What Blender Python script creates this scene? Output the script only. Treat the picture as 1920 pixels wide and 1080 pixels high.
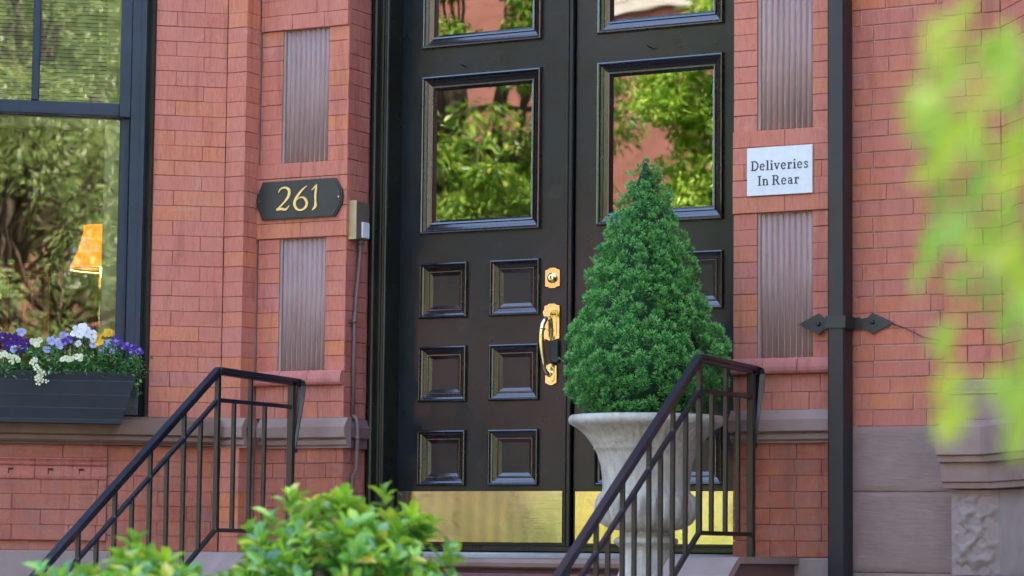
import bpy, math, random
import numpy as np
from mathutils import Vector, Matrix, noise

# ------------------------------------------------------------------ clearing
for o in list(bpy.data.objects):
    bpy.data.objects.remove(o, do_unlink=True)
scene = bpy.context.scene
COL = scene.collection
random.seed(7)
rng = np.random.default_rng(11)

# ------------------------------------------------------------------ camera
YAW, PITCH, ROLL = math.radians(28.462), math.radians(5.5186), math.radians(0.582)
CAM = Vector((5.0995, -9.6311, -0.048))
def cam_axes():
    cy, sy, cp, sp = math.cos(YAW), math.sin(YAW), math.cos(PITCH), math.sin(PITCH)
    f = Vector((-sy * cp, cy * cp, sp)); r0 = Vector((cy, sy, 0)); u0 = r0.cross(f)
    r = math.cos(ROLL) * r0 + math.sin(ROLL) * u0
    u = -math.sin(ROLL) * r0 + math.cos(ROLL) * u0
    return r, u, f
R_, U_, F_ = cam_axes()
cd = bpy.data.cameras.new('camera'); co = bpy.data.objects.new('camera', cd); COL.objects.link(co)
m = Matrix((R_, U_, -F_)).transposed().to_4x4(); m.translation = CAM
co.matrix_world = m
cd.sensor_width = 36.0; cd.lens = 5200.0 / 1920.0 * 36.0
cd.clip_start = 0.1; cd.clip_end = 600
cd.dof.use_dof = True; cd.dof.focus_distance = 11.35; cd.dof.aperture_fstop = cd.lens / 23.0
cd.dof.aperture_blades = 9
scene.camera = co

# ------------------------------------------------------------------ sky, sun, exposure
SUN_EL, SUN_AZ = math.radians(54), math.radians(18)      # the sun stands behind the house; AZ turns it off +Y towards +X
w = bpy.data.worlds.new("World"); scene.world = w; w.use_nodes = True
nt = w.node_tree; nt.nodes.clear()
sky = nt.nodes.new('ShaderNodeTexSky'); sky.sky_type = 'NISHITA'; sky.sun_disc = False
sky.sun_elevation = SUN_EL; sky.sun_rotation = SUN_AZ; sky.air_density = 1.0; sky.dust_density = 3.5; sky.ozone_density = 1.0
bg = nt.nodes.new('ShaderNodeBackground'); bg.inputs[1].default_value = 0.15
wo = nt.nodes.new('ShaderNodeOutputWorld')
nt.links.new(sky.outputs[0], bg.inputs[0]); nt.links.new(bg.outputs[0], wo.inputs[0])
sd = bpy.data.lights.new('sun', 'SUN'); so = bpy.data.objects.new('sun', sd); COL.objects.link(so)
sd.energy = 2.0; sd.angle = math.radians(0.53); sd.color = (1.0, 0.95, 0.86)
sdir = Vector((math.sin(SUN_AZ) * math.cos(SUN_EL), math.cos(SUN_AZ) * math.cos(SUN_EL), math.sin(SUN_EL)))
so.rotation_euler = sdir.to_track_quat('Z', 'Y').to_euler(); so.location = (0, 30, 40)
vs = scene.view_settings
vs.view_transform = 'Standard'; vs.look = 'None'; vs.exposure = 3.15; vs.gamma = 1.0; vs.use_curve_mapping = False

# ------------------------------------------------------------------ colours and materials
def lin(c):
    if isinstance(c, str):
        c = c.lstrip('#'); c = tuple(int(c[i:i + 2], 16) / 255 for i in (0, 2, 4))
        c = tuple(v / 12.92 if v <= 0.04045 else ((v + 0.055) / 1.055) ** 2.4 for v in c)
    return (c[0], c[1], c[2], 1.0)

class NT:
    def __init__(s, name):
        s.m = bpy.data.materials.new(name); s.m.use_nodes = True; s.t = s.m.node_tree; s.t.nodes.clear()
        s.out = s.n('OutputMaterial')
    def n(s, typ, **kw):
        nd = s.t.nodes.new('ShaderNode' + typ)
        for k, v in kw.items(): setattr(nd, k, v)
        return nd
    def l(s, a, b): s.t.links.new(a, b)
    def noise(s, vec, scale, detail=4, rough=0.55, dist=0.0):
        nd = s.n('TexNoise'); nd.inputs['Scale'].default_value = scale; nd.inputs['Detail'].default_value = detail
        nd.inputs['Roughness'].default_value = rough; nd.inputs['Distortion'].default_value = dist
        s.l(vec, nd.inputs['Vector']); return nd.outputs['Fac']
    def mapr(s, v, a, b, c, d):
        nd = s.n('MapRange'); nd.inputs[1].default_value = a; nd.inputs[2].default_value = b
        nd.inputs[3].default_value = c; nd.inputs[4].default_value = d; s.l(v, nd.inputs[0]); return nd.outputs[0]
    def mix(s, f, a, b, typ='MIX'):
        nd = s.n('Mix', data_type='RGBA', blend_type=typ)
        for sock, v in ((nd.inputs[0], f), (nd.inputs[6], a), (nd.inputs[7], b)):
            if hasattr(v, 'node'): s.l(v, sock)
            elif isinstance(v, (int, float)): sock.default_value = v
            else: sock.default_value = lin(v)
        return nd.outputs[2]
    def ramp(s, v, stops, interp='LINEAR'):
        nd = s.n('ValToRGB'); nd.color_ramp.interpolation = interp; e = nd.color_ramp.elements
        while len(e) < len(stops): e.new(0.5)
        for i, (p, c) in enumerate(stops): e[i].position = p; e[i].color = lin(c)
        s.l(v, nd.inputs[0]); return nd.outputs[0]
    def math(s, op, a, b):
        nd = s.n('Math', operation=op)
        for sock, v in ((nd.inputs[0], a), (nd.inputs[1], b)):
            if hasattr(v, 'node'): s.l(v, sock)
            else: sock.default_value = v
        return nd.outputs[0]
    def vmul(s, vec, v3):
        nd = s.n('VectorMath', operation='MULTIPLY'); s.l(vec, nd.inputs[0]); nd.inputs[1].default_value = v3; return nd.outputs[0]
    def bump(s, h, strength, dist, nrm=None):
        nd = s.n('Bump'); nd.inputs['Strength'].default_value = strength; nd.inputs['Distance'].default_value = dist
        s.l(h, nd.inputs['Height'])
        if nrm is not None: s.l(nrm, nd.inputs['Normal'])
        return nd.outputs[0]
    def bsdf(s, **kw):
        nd = s.n('BsdfPrincipled')
        for k, v in kw.items():
            sock = nd.inputs[k.replace('_', ' ')]
            if hasattr(v, 'node'): s.l(v, sock)
            elif isinstance(v, (str,)): sock.default_value = lin(v)
            else: sock.default_value = v
        return nd

def surf(name, c1, c2, scale=8, rough=0.6, bump=0.3, bscale=60, bdist=0.003, island=None, metallic=0.0, spec=0.5,
         stretch=(1, 1, 1), coat=0.0, detail=5, rvar=0.0, dirt=None):
    k = NT(name); g = k.n('TexCoord').outputs['Object']; g = k.vmul(g, stretch)
    f = k.noise(g, scale, detail, 0.6)
    col = k.mix(k.mapr(f, 0.3, 0.7, 0, 1), c1, c2)
    if island:
        r = k.n('NewGeometry').outputs['Random Per Island']
        col = k.mix(k.mapr(r, 0, 1, 0, 0.85), col, island)
    if dirt:
        f2 = k.noise(g, dirt[1], 6, 0.65, 0.4)
        col = k.mix(k.mapr(f2, dirt[2], dirt[3], 0, dirt[4]), col, dirt[0])
    h = k.noise(g, bscale, 6, 0.6)
    rr = rough if not rvar else k.mapr(f, 0.3, 0.7, rough - rvar, rough + rvar)
    b = k.bsdf(Base_Color=col, Roughness=rr, Metallic=metallic, Specular_IOR_Level=spec, Coat_Weight=coat,
               Normal=k.bump(h, bump, bdist))
    k.l(b.outputs[0], k.out.inputs[0]); return k.m

def brick_mat(name, stops, dirtcol='#6b3b30', rough=0.75, worn=0.0):
    k = NT(name); g = k.n('TexCoord').outputs['Object']
    r = k.n('NewGeometry').outputs['Random Per Island']
    base = k.ramp(r, stops, 'CONSTANT')
    n1 = k.noise(g, 9, 5, 0.65); n2 = k.noise(k.vmul(g, (120, 120, 22)), 1, 4, 0.6); n3 = k.noise(g, 70, 5, 0.7)
    col = k.mix(k.mapr(n1, 0.35, 0.7, 0.15, 0.5), base, '#c88e7c')
    col = k.mix(k.mapr(n2, 0.45, 0.75, 0, 0.38), col, dirtcol)
    col = k.mix(k.mapr(n3, 0.55, 0.8, 0, 0.35), col, '#d8a08c')
    n4 = k.noise(g, 2.3, 4, 0.6)
    col = k.mix(k.mapr(n4, 0.38, 0.66, 0.0, 0.42), col, '#bb7a6e')
    n5 = k.noise(g, 5.5, 7, 0.72, 0.6); col = k.mix(k.mapr(n5, 0.60, 0.74, 0, 0.42), col, '#d3b3a6')
    n6 = k.noise(k.vmul(g, (26, 26, 2.2)), 1, 5, 0.6); col = k.mix(k.mapr(n6, 0.52, 0.76, 0, 0.5), col, '#7d4438')
    if worn:
        w1 = k.noise(g, 17, 7, 0.75, 1.2); col = k.mix(k.mapr(w1, 0.47, 0.62, 0, 0.6), col, '#8e6f66'); w2 = k.noise(k.vmul(g, (9, 9, 40)), 1, 6, 0.7, 0.8); col = k.mix(k.mapr(w2, 0.56, 0.72, 0, 0.5), col, '#66463c'); w3 = k.noise(g, 11, 5, 0.6); col = k.mix(k.mapr(w3, 0.55, 0.7, 0, 0.6), col, '#b86a44')
    n7 = k.noise(g, 130, 3, 0.5); col = k.mix(k.mapr(n7, 0.68, 0.76, 0, 0.5), col, '#5a3028')
    h = k.math('ADD', k.math('MULTIPLY', k.noise(g, 45, 5, 0.65), 1.0), k.math('MULTIPLY', n3, 0.5))
    b = k.bsdf(Base_Color=col, Roughness=rough, Specular_IOR_Level=0.3, Normal=k.bump(h, 0.5, 0.003))
    k.l(b.outputs[0], k.out.inputs[0]); return k.m

M = {}
M['brick'] = brick_mat('pressed_red_brick', [(0, '#cb7858'), (0.16, '#c57460'), (0.34, '#cf7c50'), (0.46, '#c26e58'),
                                              (0.60, '#c77660'), (0.88, '#d07e50'), (0.93, '#c0766a'), (0.97, '#b6624a')])
M['brick_low'] = brick_mat('old_red_brick', [(0, '#a35034'), (0.2, '#9c4c32'), (0.42, '#aa5530'), (0.62, '#98482f'), (0.8, '#a4563e')], '#5e3328', 0.8, 1.0)
M['brick_far'] = brick_mat('neighbour_red_brick', [(0, '#c47050'), (0.2, '#bf6c56'), (0.42, '#c9724a'), (0.62, '#c06e58'), (0.8, '#ba6c5e'), (0.93, '#c9764c')])
M['brick_pink'] = brick_mat('moulded_pink_brick', [(0, '#b86e74'), (0.3, '#b56a6a'), (0.6, '#bb7078'), (0.85, '#b46862')], '#7d4a4c')
M['brick_red'] = brick_mat('moulded_red_brick', [(0, '#b0605a'), (0.4, '#a9564e'), (0.7, '#b56559')], '#6b3330')
def far_brick(name, c1, c2, mo, row=0.068, bw=0.21, mort=0.005, blot='#7a4c40'):
    k = NT(name); g = k.n('TexCoord').outputs['Object']; sp = k.n('SeparateXYZ'); k.l(g, sp.inputs[0]); cb = k.n('CombineXYZ'); k.l(sp.outputs[0], cb.inputs[0]); k.l(sp.outputs[2], cb.inputs[1])
    bt = k.n('TexBrick'); k.l(cb.outputs[0], bt.inputs['Vector']); bt.inputs['Scale'].default_value = 1; bt.inputs['Brick Width'].default_value = bw; bt.inputs['Row Height'].default_value = row; bt.inputs['Mortar Size'].default_value = mort
    bt.inputs['Color1'].default_value = lin(c1); bt.inputs['Color2'].default_value = lin(c2); bt.inputs['Mortar'].default_value = lin(mo)
    col = k.mix(k.mapr(k.noise(g, 0.9, 5, 0.65), 0.4, 0.7, 0, 0.4), bt.outputs['Color'], blot)
    b = k.bsdf(Base_Color=col, Roughness=0.85); k.l(b.outputs[0], k.out.inputs[0]); return k.m
M['brick_front'] = far_brick('plain_red_brick_wall', '#c47050', '#b8665a', '#8c5c54', 0.063, 0.2, 0.0035, '#b06a58')
M['mortar_dark'] = surf('tinted_mortar', '#9c706a', '#c29488', 11, 0.9, 0.5, 300, 0.001)
M['mortar_light'] = surf('pale_mortar', '#c9a49c', '#b48c88', 30, 0.9, 0.5, 300, 0.001)
M['mortar_pink'] = surf('pink_mortar', '#a97470', '#b98a86', 30, 0.9, 0.5, 300, 0.001)
M['flute'] = surf('mauve_painted_flutes', '#a3908c', '#928280', 5, 0.85, 0.35, 120, 0.001, stretch=(1, 1, 0.3), dirt=('#6f5c5e', 9, 0.5, 0.8, 0.5))
M['flute_warm'] = surf('pinkish_painted_flutes', '#ac968e', '#9a8884', 5, 0.85, 0.35, 120, 0.001, stretch=(1, 1, 0.3), dirt=('#755f5e', 9, 0.5, 0.8, 0.5))
M['brownstone'] = surf('painted_brownstone', '#9a837c', '#8c766f', 6, 0.7, 0.5, 60, 0.003, dirt=('#7a5f52', 3.0, 0.5, 0.75, 0.6))
M['brownstone_pale'] = surf('pale_brownstone', '#9c8c88', '#8c7e7c', 5, 0.7, 0.5, 50, 0.003, dirt=('#7d6a68', 4.0, 0.5, 0.8, 0.5))
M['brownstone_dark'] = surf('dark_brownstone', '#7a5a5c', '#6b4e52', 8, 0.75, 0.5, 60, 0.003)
M['sill_brown'] = surf('weathered_brownstone_roll', '#846a60', '#75604f', 5, 0.75, 0.5, 60, 0.003, dirt=('#5d4b3c', 6, 0.45, 0.75, 0.6))
M['threshold'] = surf('worn_grey_stone', '#a3a7aa', '#8b8a8e', 12, 0.5, 0.4, 80, 0.002, stretch=(0.4, 1, 1))

def stone_combed():
    k = NT('combed_brownstone'); g = k.n('TexCoord').outputs['Object']
    f = k.noise(g, 3, 5, 0.6)
    col = k.mix(k.mapr(f, 0.3, 0.7, 0, 1), '#93807c', '#88746f')
    wv = k.noise(k.vmul(g, (14, 14, 75)), 1, 3, 0.5, 0.6)
    big = k.noise(g, 14, 5, 0.6)
    col = k.mix(k.mapr(wv, 0.5, 0.8, 0, 0.15), col, '#6f5a60'); col = k.mix(k.mapr(k.noise(g, 7, 7, 0.7, 0.5), 0.5, 0.75, 0, 0.4), col, '#a8958c')
    h = k.math('ADD', wv, k.math('MULTIPLY', big, 0.8))
    b = k.bsdf(Base_Color=col, Roughness=0.75, Specular_IOR_Level=0.3, Normal=k.bump(h, 0.4, 0.005))
    k.l(b.outputs[0], k.out.inputs[0]); return k.m
M['combed'] = stone_combed()

def door_paint(name, base, base2, rough=0.33, cw=0.42, ci=1.5):
    k = NT(name); g = k.n('TexCoord').outputs['Object']
    br = k.noise(k.vmul(g, (6, 6, 160)), 1, 4, 0.6); bv = k.noise(k.vmul(g, (160, 160, 5)), 1, 4, 0.6)
    big = k.noise(g, 3.5, 5, 0.6); sc = k.noise(g, 22, 6, 0.7)
    col = k.mix(k.mapr(big, 0.35, 0.7, 0, 1), base, base2)
    col = k.mix(k.mapr(sc, 0.68, 0.8, 0, 0.5), col, '#4a4038')
    du = k.noise(g, 6, 7, 0.75, 0.8); col = k.mix(k.mapr(du, 0.58, 0.75, 0, 0.55), col, '#3d3c38')
    h = k.math('ADD', k.math('MULTIPLY', br, 0.6), k.math('ADD', k.math('MULTIPLY', bv, 0.25), k.math('MULTIPLY', sc, 0.7)))
    ro = k.mapr(k.math('ADD', sc, du), 0.7, 1.3, rough - 0.1, rough + 0.2)
    b = k.bsdf(Base_Color=col, Roughness=ro, Specular_IOR_Level=0.25, Coat_Weight=cw, Coat_IOR=ci, Coat_Roughness=0.12, Normal=k.bump(h, 0.28, 0.0012))
    k.l(b.outputs[0], k.out.inputs[0]); return k.m
M['door'] = door_paint('black_gloss_door_paint', '#10191f', '#17232a')
M['door_mould'] = door_paint('black_gloss_moulding_paint', '#0c1218', '#131b22', 0.2, 1.0, 1.8)
M['casing'] = door_paint('black_casing_paint', '#151715', '#20241f', 0.3)
M['window_paint'] = door_paint('blue_black_window_paint', '#1e2a40', '#26344c', 0.4)
M['iron'] = surf('black_railing_paint', '#171615', '#1e1c1b', 20, 0.35, 0.35, 90, 0.001, spec=0.6, dirt=('#5a4a40', 45, 0.6, 0.75, 0.4))
M['iron_rail'] = surf('glossy_handrail_paint', '#0a1220', '#121c2c', 20, 0.34, 0.3, 70, 0.001, spec=0.6, coat=0.3)
M['iron_matte'] = surf('black_bracket_iron', '#2b302f', '#363d3b', 20, 0.5, 0.4, 90, 0.001)
def pipe_mat():
    k = NT('dark_downspout_paint'); g = k.n('TexCoord').outputs['Object']
    f = k.noise(g, 6, 5, 0.6)
    col = k.mix(k.mapr(f, 0.3, 0.7, 0, 1), '#0d1724', '#14212e')
    ch = k.noise(g, 16, 6, 0.6, 0.5); sep = k.n('SeparateXYZ'); k.l(g, sep.inputs[0])
    zz = k.mapr(sep.outputs[2], 0.0, 0.45, 1.0, 0.0)
    col = k.mix(k.math('MULTIPLY', k.mapr(ch, 0.60, 0.63, 0, 1), zz), col, '#9db4b4')
    b = k.bsdf(Base_Color=col, Roughness=0.38, Specular_IOR_Level=0.6, Normal=k.bump(k.noise(g, 60, 5), 0.25, 0.002))
    k.l(b.outputs[0], k.out.inputs[0]); return k.m
M['pipe'] = pipe_mat()
def brass(name, c1, c2, rough, scr=0.25, horiz=True):
    k = NT(name); g = k.n('TexCoord').outputs['Object']
    f = k.noise(g, 7, 5, 0.6); s = k.noise(k.vmul(g, (12, 12, 260) if horiz else (150, 150, 150)), 1, 5, 0.65, 0.8)
    w2 = k.noise(g, 5, 3, 0.5)
    col = k.mix(k.mapr(f, 0.35, 0.7, 0, 1), c1, c2)
    if horiz:
        tn = k.noise(g, 10, 7, 0.75, 1.0); col = k.mix(k.mapr(tn, 0.56, 0.72, 0, 0.7), col, '#8f8458'); sc = k.noise(k.vmul(g, (30, 30, 190)), 1, 7, 0.7, 1.5); col = k.mix(k.mapr(sc, 0.64, 0.70, 0, 0.7), col, '#f4f0d8')
    h = k.math('ADD', k.math('MULTIPLY', s, scr), k.math('MULTIPLY', w2, 1.3 if horiz else 0.1))
    b = k.bsdf(Base_Color=col, Metallic=1.0, Roughness=k.mapr(s, 0.3, 0.7, rough * 0.7, rough * 1.4), Normal=k.bump(h, 0.4, 0.0016))
    k.l(b.outputs[0], k.out.inputs[0]); return k.m
M['kick'] = brass('scuffed_brass_plate', '#bfc8ca', '#a9b2b0', 0.09)
M['kick_gold'] = brass('golden_brass_plate', '#d8d4b2', '#c8c39c', 0.12)
M['brass'] = brass('polished_brass', '#f4ecc4', '#eadfa4', 0.14, 0.15, False)
M['chrome'] = surf('worn_bright_metal', '#cfd2d6', '#b8bcc0', 30, 0.2, 0.1, 90, 0.001, metallic=1.0)
M['numeral'] = surf('gold_numeral', '#f0dc9c', '#dcc070', 60, 0.35, 0.2, 90, 0.001, metallic=0.5, spec=0.6)
M['plate_black'] = surf('black_slate_plate', '#262b2c', '#303536', 12, 0.42, 0.2, 90, 0.001)
M['sign_white'] = surf('white_enamel_sign', '#dfe6ea', '#d2dbe1', 25, 0.35, 0.2, 200, 0.0006, spec=0.5)
M['sign_ink'] = surf('dark_sign_lettering', '#1d2a3c', '#26344a', 20, 0.5, 0.1, 90, 0.001)
M['box_cream'] = surf('cream_metal_box', '#b9ab80', '#a89a72', 25, 0.5, 0.2, 90, 0.001)
M['box_side'] = surf('brown_metal_box_side', '#5a534a', '#6b6357', 25, 0.5, 0.3, 60, 0.001)
M['conduit'] = surf('painted_brown_conduit', '#75605f', '#685453', 25, 0.5, 0.3, 60, 0.001)
M['planter'] = surf('dark_slate_planter', '#18212b', '#1f2a35', 8, 0.5, 0.25, 60, 0.001)
def urn_mat():
    k = NT('weathered_cast_stone'); g = k.n('TexCoord').outputs['Object']
    col = k.mix(k.mapr(k.noise(g, 9, 6, 0.65), 0.35, 0.65, 0, 1), '#c9c9c0', '#adada4')
    st = k.noise(k.vmul(g, (55, 55, 4)), 1, 5, 0.65); col = k.mix(k.mapr(st, 0.5, 0.72, 0, 0.6), col, '#8c7a60')
    al = k.noise(g, 5, 6, 0.7, 0.5); col = k.mix(k.mapr(al, 0.55, 0.72, 0, 0.5), col, '#8b9284')
    pt = k.noise(g, 75, 4, 0.6); col = k.mix(k.mapr(pt, 0.67, 0.74, 0, 0.75), col, '#55504a')
    sp = k.n('SeparateXYZ'); k.l(g, sp.inputs[0])
    h = k.math('ADD', k.math('MULTIPLY', pt, -1.2), k.noise(g, 160, 4, 0.6))
    b = k.bsdf(Base_Color=col, Roughness=0.9, Specular_IOR_Level=0.25, Normal=k.bump(h, 0.7, 0.004)); k.l(b.outputs[0], k.out.inputs[0]); return k.m
M['concrete'] = urn_mat()
M['soil'] = surf('dark_potting_soil', '#3a2d24', '#241c17', 40, 0.95, 1.0, 120, 0.006)
M['asphalt'] = surf('asphalt', '#3c3c3e', '#48484a', 3, 0.85, 0.6, 120, 0.004)
M['sidewalk'] = surf('concrete_pavement', '#9a968e', '#87837b', 6, 0.85, 0.6, 60, 0.004)
M['kerb'] = surf('granite_kerb', '#8c8a86', '#75736f', 20, 0.8, 0.5, 90, 0.003)
M['earth'] = surf('garden_earth', '#4a3a2c', '#33281f', 15, 0.95, 1.0, 50, 0.01)
M['roof'] = surf('dark_roofing', '#3c3b3a', '#2f2e2d', 5, 0.9, 0.5, 40, 0.005)
M['plaster'] = surf('warm_interior_plaster', '#5a4630', '#4c3b28', 4, 0.9, 0.1, 30, 0.001)
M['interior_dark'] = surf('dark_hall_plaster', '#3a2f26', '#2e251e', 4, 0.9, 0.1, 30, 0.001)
M['trim_white'] = surf('white_interior_trim', '#dde0d6', '#d2d6cc', 4, 0.5, 0.1, 30, 0.001)
M['wood'] = surf('honey_wood', '#8a5424', '#6e401a', 6, 0.4, 0.2, 50, 0.001, stretch=(1, 1, 0.1))
M['blind'] = surf('white_blind_slats', '#e2e6e0', '#d6dad2', 4, 0.6, 0.1, 30, 0.001)
M['bark'] = surf('grey_brown_bark', '#6b5a48', '#4c3f33', 12, 0.9, 1.0, 40, 0.01, stretch=(1, 1, 0.3))
M['stem'] = surf('green_brown_stem', '#5d6a35', '#4c4a2c', 12, 0.7, 0.4, 40, 0.003)
M['white_stone'] = surf('pale_limestone', '#c9c2b2', '#b8b09f', 5, 0.8, 0.3, 30, 0.003)

def glass_mat(name, refl, tint=(1, 1, 1), wave=0.004):
    k = NT(name); g = k.n('TexCoord').outputs['Object']
    bp = k.bump(k.noise(g, 2.6, 2, 0.4), 0.25, wave)
    fr = k.n('Fresnel'); fr.inputs['IOR'].default_value = refl
    gl = k.n('BsdfGlossy'); gl.inputs['Roughness'].default_value = 0.0; k.l(bp, gl.inputs['Normal'])
    tr = k.n('BsdfTransparent'); tr.inputs[0].default_value = (*tint, 1)
    mx = k.n('MixShader'); k.l(fr.outputs[0], mx.inputs[0]); k.l(tr.outputs[0], mx.inputs[1]); k.l(gl.outputs[0], mx.inputs[2])
    k.l(mx.outputs[0], k.out.inputs[0]); return k.m
M['glass'] = glass_mat('window_glass', 2.3, (0.9, 0.93, 0.9), 0.003)
M['door_glass'] = glass_mat('door_glass', 3.0, (0.55, 0.52, 0.45), 0.003)

def leaf_mat(name, stops, trans=0.35, rough=0.35, spec=0.5, tcol='#9cc03a'):
    k = NT(name); g = k.n('TexCoord').outputs['Object']
    r = k.n('NewGeometry').outputs['Random Per Island']
    col = k.ramp(r, stops)
    col = k.mix(k.mapr(k.noise(g, 30, 3), 0.4, 0.7, 0, 0.25), col, stops[0][1])
    b = k.bsdf(Base_Color=col, Roughness=rough, Specular_IOR_Level=spec)
    t = k.n('BsdfTranslucent'); k.l(k.mix(0.55, col, tcol), t.inputs[0])
    mx = k.n('MixShader'); mx.inputs[0].default_value = trans
    k.l(b.outputs[0], mx.inputs[1]); k.l(t.outputs[0], mx.inputs[2]); k.l(mx.outputs[0], k.out.inputs[0]); return k.m
M['needles'] = leaf_mat('spruce_needles', [(0, '#4fa456'), (0.3, '#66b862'), (0.6, '#82ca72'), (0.85, '#a0da80'), (1.0, '#c4e89a')], 0.25, 0.5, 0.35, '#6ab84c')  # light on the tuft tips put into the colour
M['needles_old'] = leaf_mat('older_spruce_needles', [(0, '#2a6632'), (0.5, '#3c8442'), (1.0, '#589e50')], 0.15, 0.5, 0.35, '#4f9a3c')  # shade inside the tufts put into the colour
M['spruce_core'] = surf('dark_spruce_core', '#16341b', '#22482a', 30, 0.9, 1.0, 60, 0.01)  # dark colour paints the shade in the gaps between tufts
M['shrub'] = leaf_mat('bright_shrub_leaves', [(0, '#2f6a34'), (0.25, '#4a8a40'), (0.5, '#68a844'), (0.72, '#90c43c'), (0.9, '#b4da42'), (0.97, '#d0b84c'), (1, '#e0c858')], 0.34, 0.22, 0.9, '#c4ea40')
M['street_leaf'] = leaf_mat('street_tree_leaves', [(0, '#6f9a30'), (0.4, '#8fb838'), (0.75, '#aecb40'), (1, '#d0dc60')], 0.35, 0.45, 0.5)
M['street_leaf_dark'] = leaf_mat('dark_tree_leaves', [(0, '#4a7428'), (0.4, '#6f9a30'), (0.75, '#98b43a'), (1, '#c0c450')], 0.3, 0.4, 0.55)
M['window_leaf'] = leaf_mat('pale_tree_leaves', [(0, '#6d8a4a'), (0.4, '#8fa65a'), (0.75, '#b4bc6c'), (0.95, '#c8c89a'), (1, '#dadcc4')], 0.4, 0.45, 0.5, '#b8c878')
M['near_leaf'] = leaf_mat('foreground_leaves', [(0, '#5a9438'), (0.3, '#7cac3c'), (0.6, '#a0be34'), (0.85, '#b8c638'), (1, '#c0c46c')], 0.4, 0.4, 0.5, '#9abc40')
M['petal_purple'] = leaf_mat('deep_purple_petals', [(0, '#2e0e58'), (0.5, '#3d1670'), (1, '#52228c')], 0.2, 0.6, 0.3, '#7a34b0')
M['petal_violet'] = leaf_mat('violet_petals', [(0, '#36187a'), (0.5, '#4c2c96'), (0.9, '#6e54b4'), (1, '#b4aade')], 0.2, 0.6, 0.3, '#8a5ac0')
M['petal_lavender'] = leaf_mat('lavender_petals', [(0, '#8f90cc'), (0.5, '#a9aee0'), (1, '#c9cdf0')], 0.25, 0.6, 0.3, '#b0b4f0')
M['petal_white'] = leaf_mat('white_petals', [(0, '#dfe6f0'), (0.5, '#e9eef4'), (1, '#f4f6f8')], 0.25, 0.6, 0.3, '#f0f4ff')
M['petal_cream'] = leaf_mat('cream_petals', [(0, '#d8e4b0'), (0.5, '#e6ecc4'), (1, '#eef2dc')], 0.25, 0.6, 0.3, '#eef4c8')
M['petal_yellow'] = leaf_mat('yellow_petals', [(0, '#e0a010'), (0.5, '#efb816'), (1, '#f4c62c')], 0.25, 0.6, 0.3, '#f8c820')
M['planter_leaf'] = leaf_mat('planter_leaves', [(0, '#2f5c34'), (0.4, '#3f7a40'), (0.7, '#5f9a4c'), (0.9, '#8cb86c'), (1, '#a8ccb0')], 0.25, 0.5, 0.4, '#78b048')
def shade_mat():
    k = NT('lit_lampshade')
    g = k.n('TexCoord').outputs['Object']; f = k.noise(g, 14, 3)
    e = k.n('Emission'); k.l(k.mix(k.mapr(f, 0.3, 0.7, 0, 1), '#d67a14', '#e08a1c'), e.inputs[0]); e.inputs[1].default_value = 0.27
    k.l(e.outputs[0], k.out.inputs[0]); return k.m
M['shade'] = shade_mat()

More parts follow.
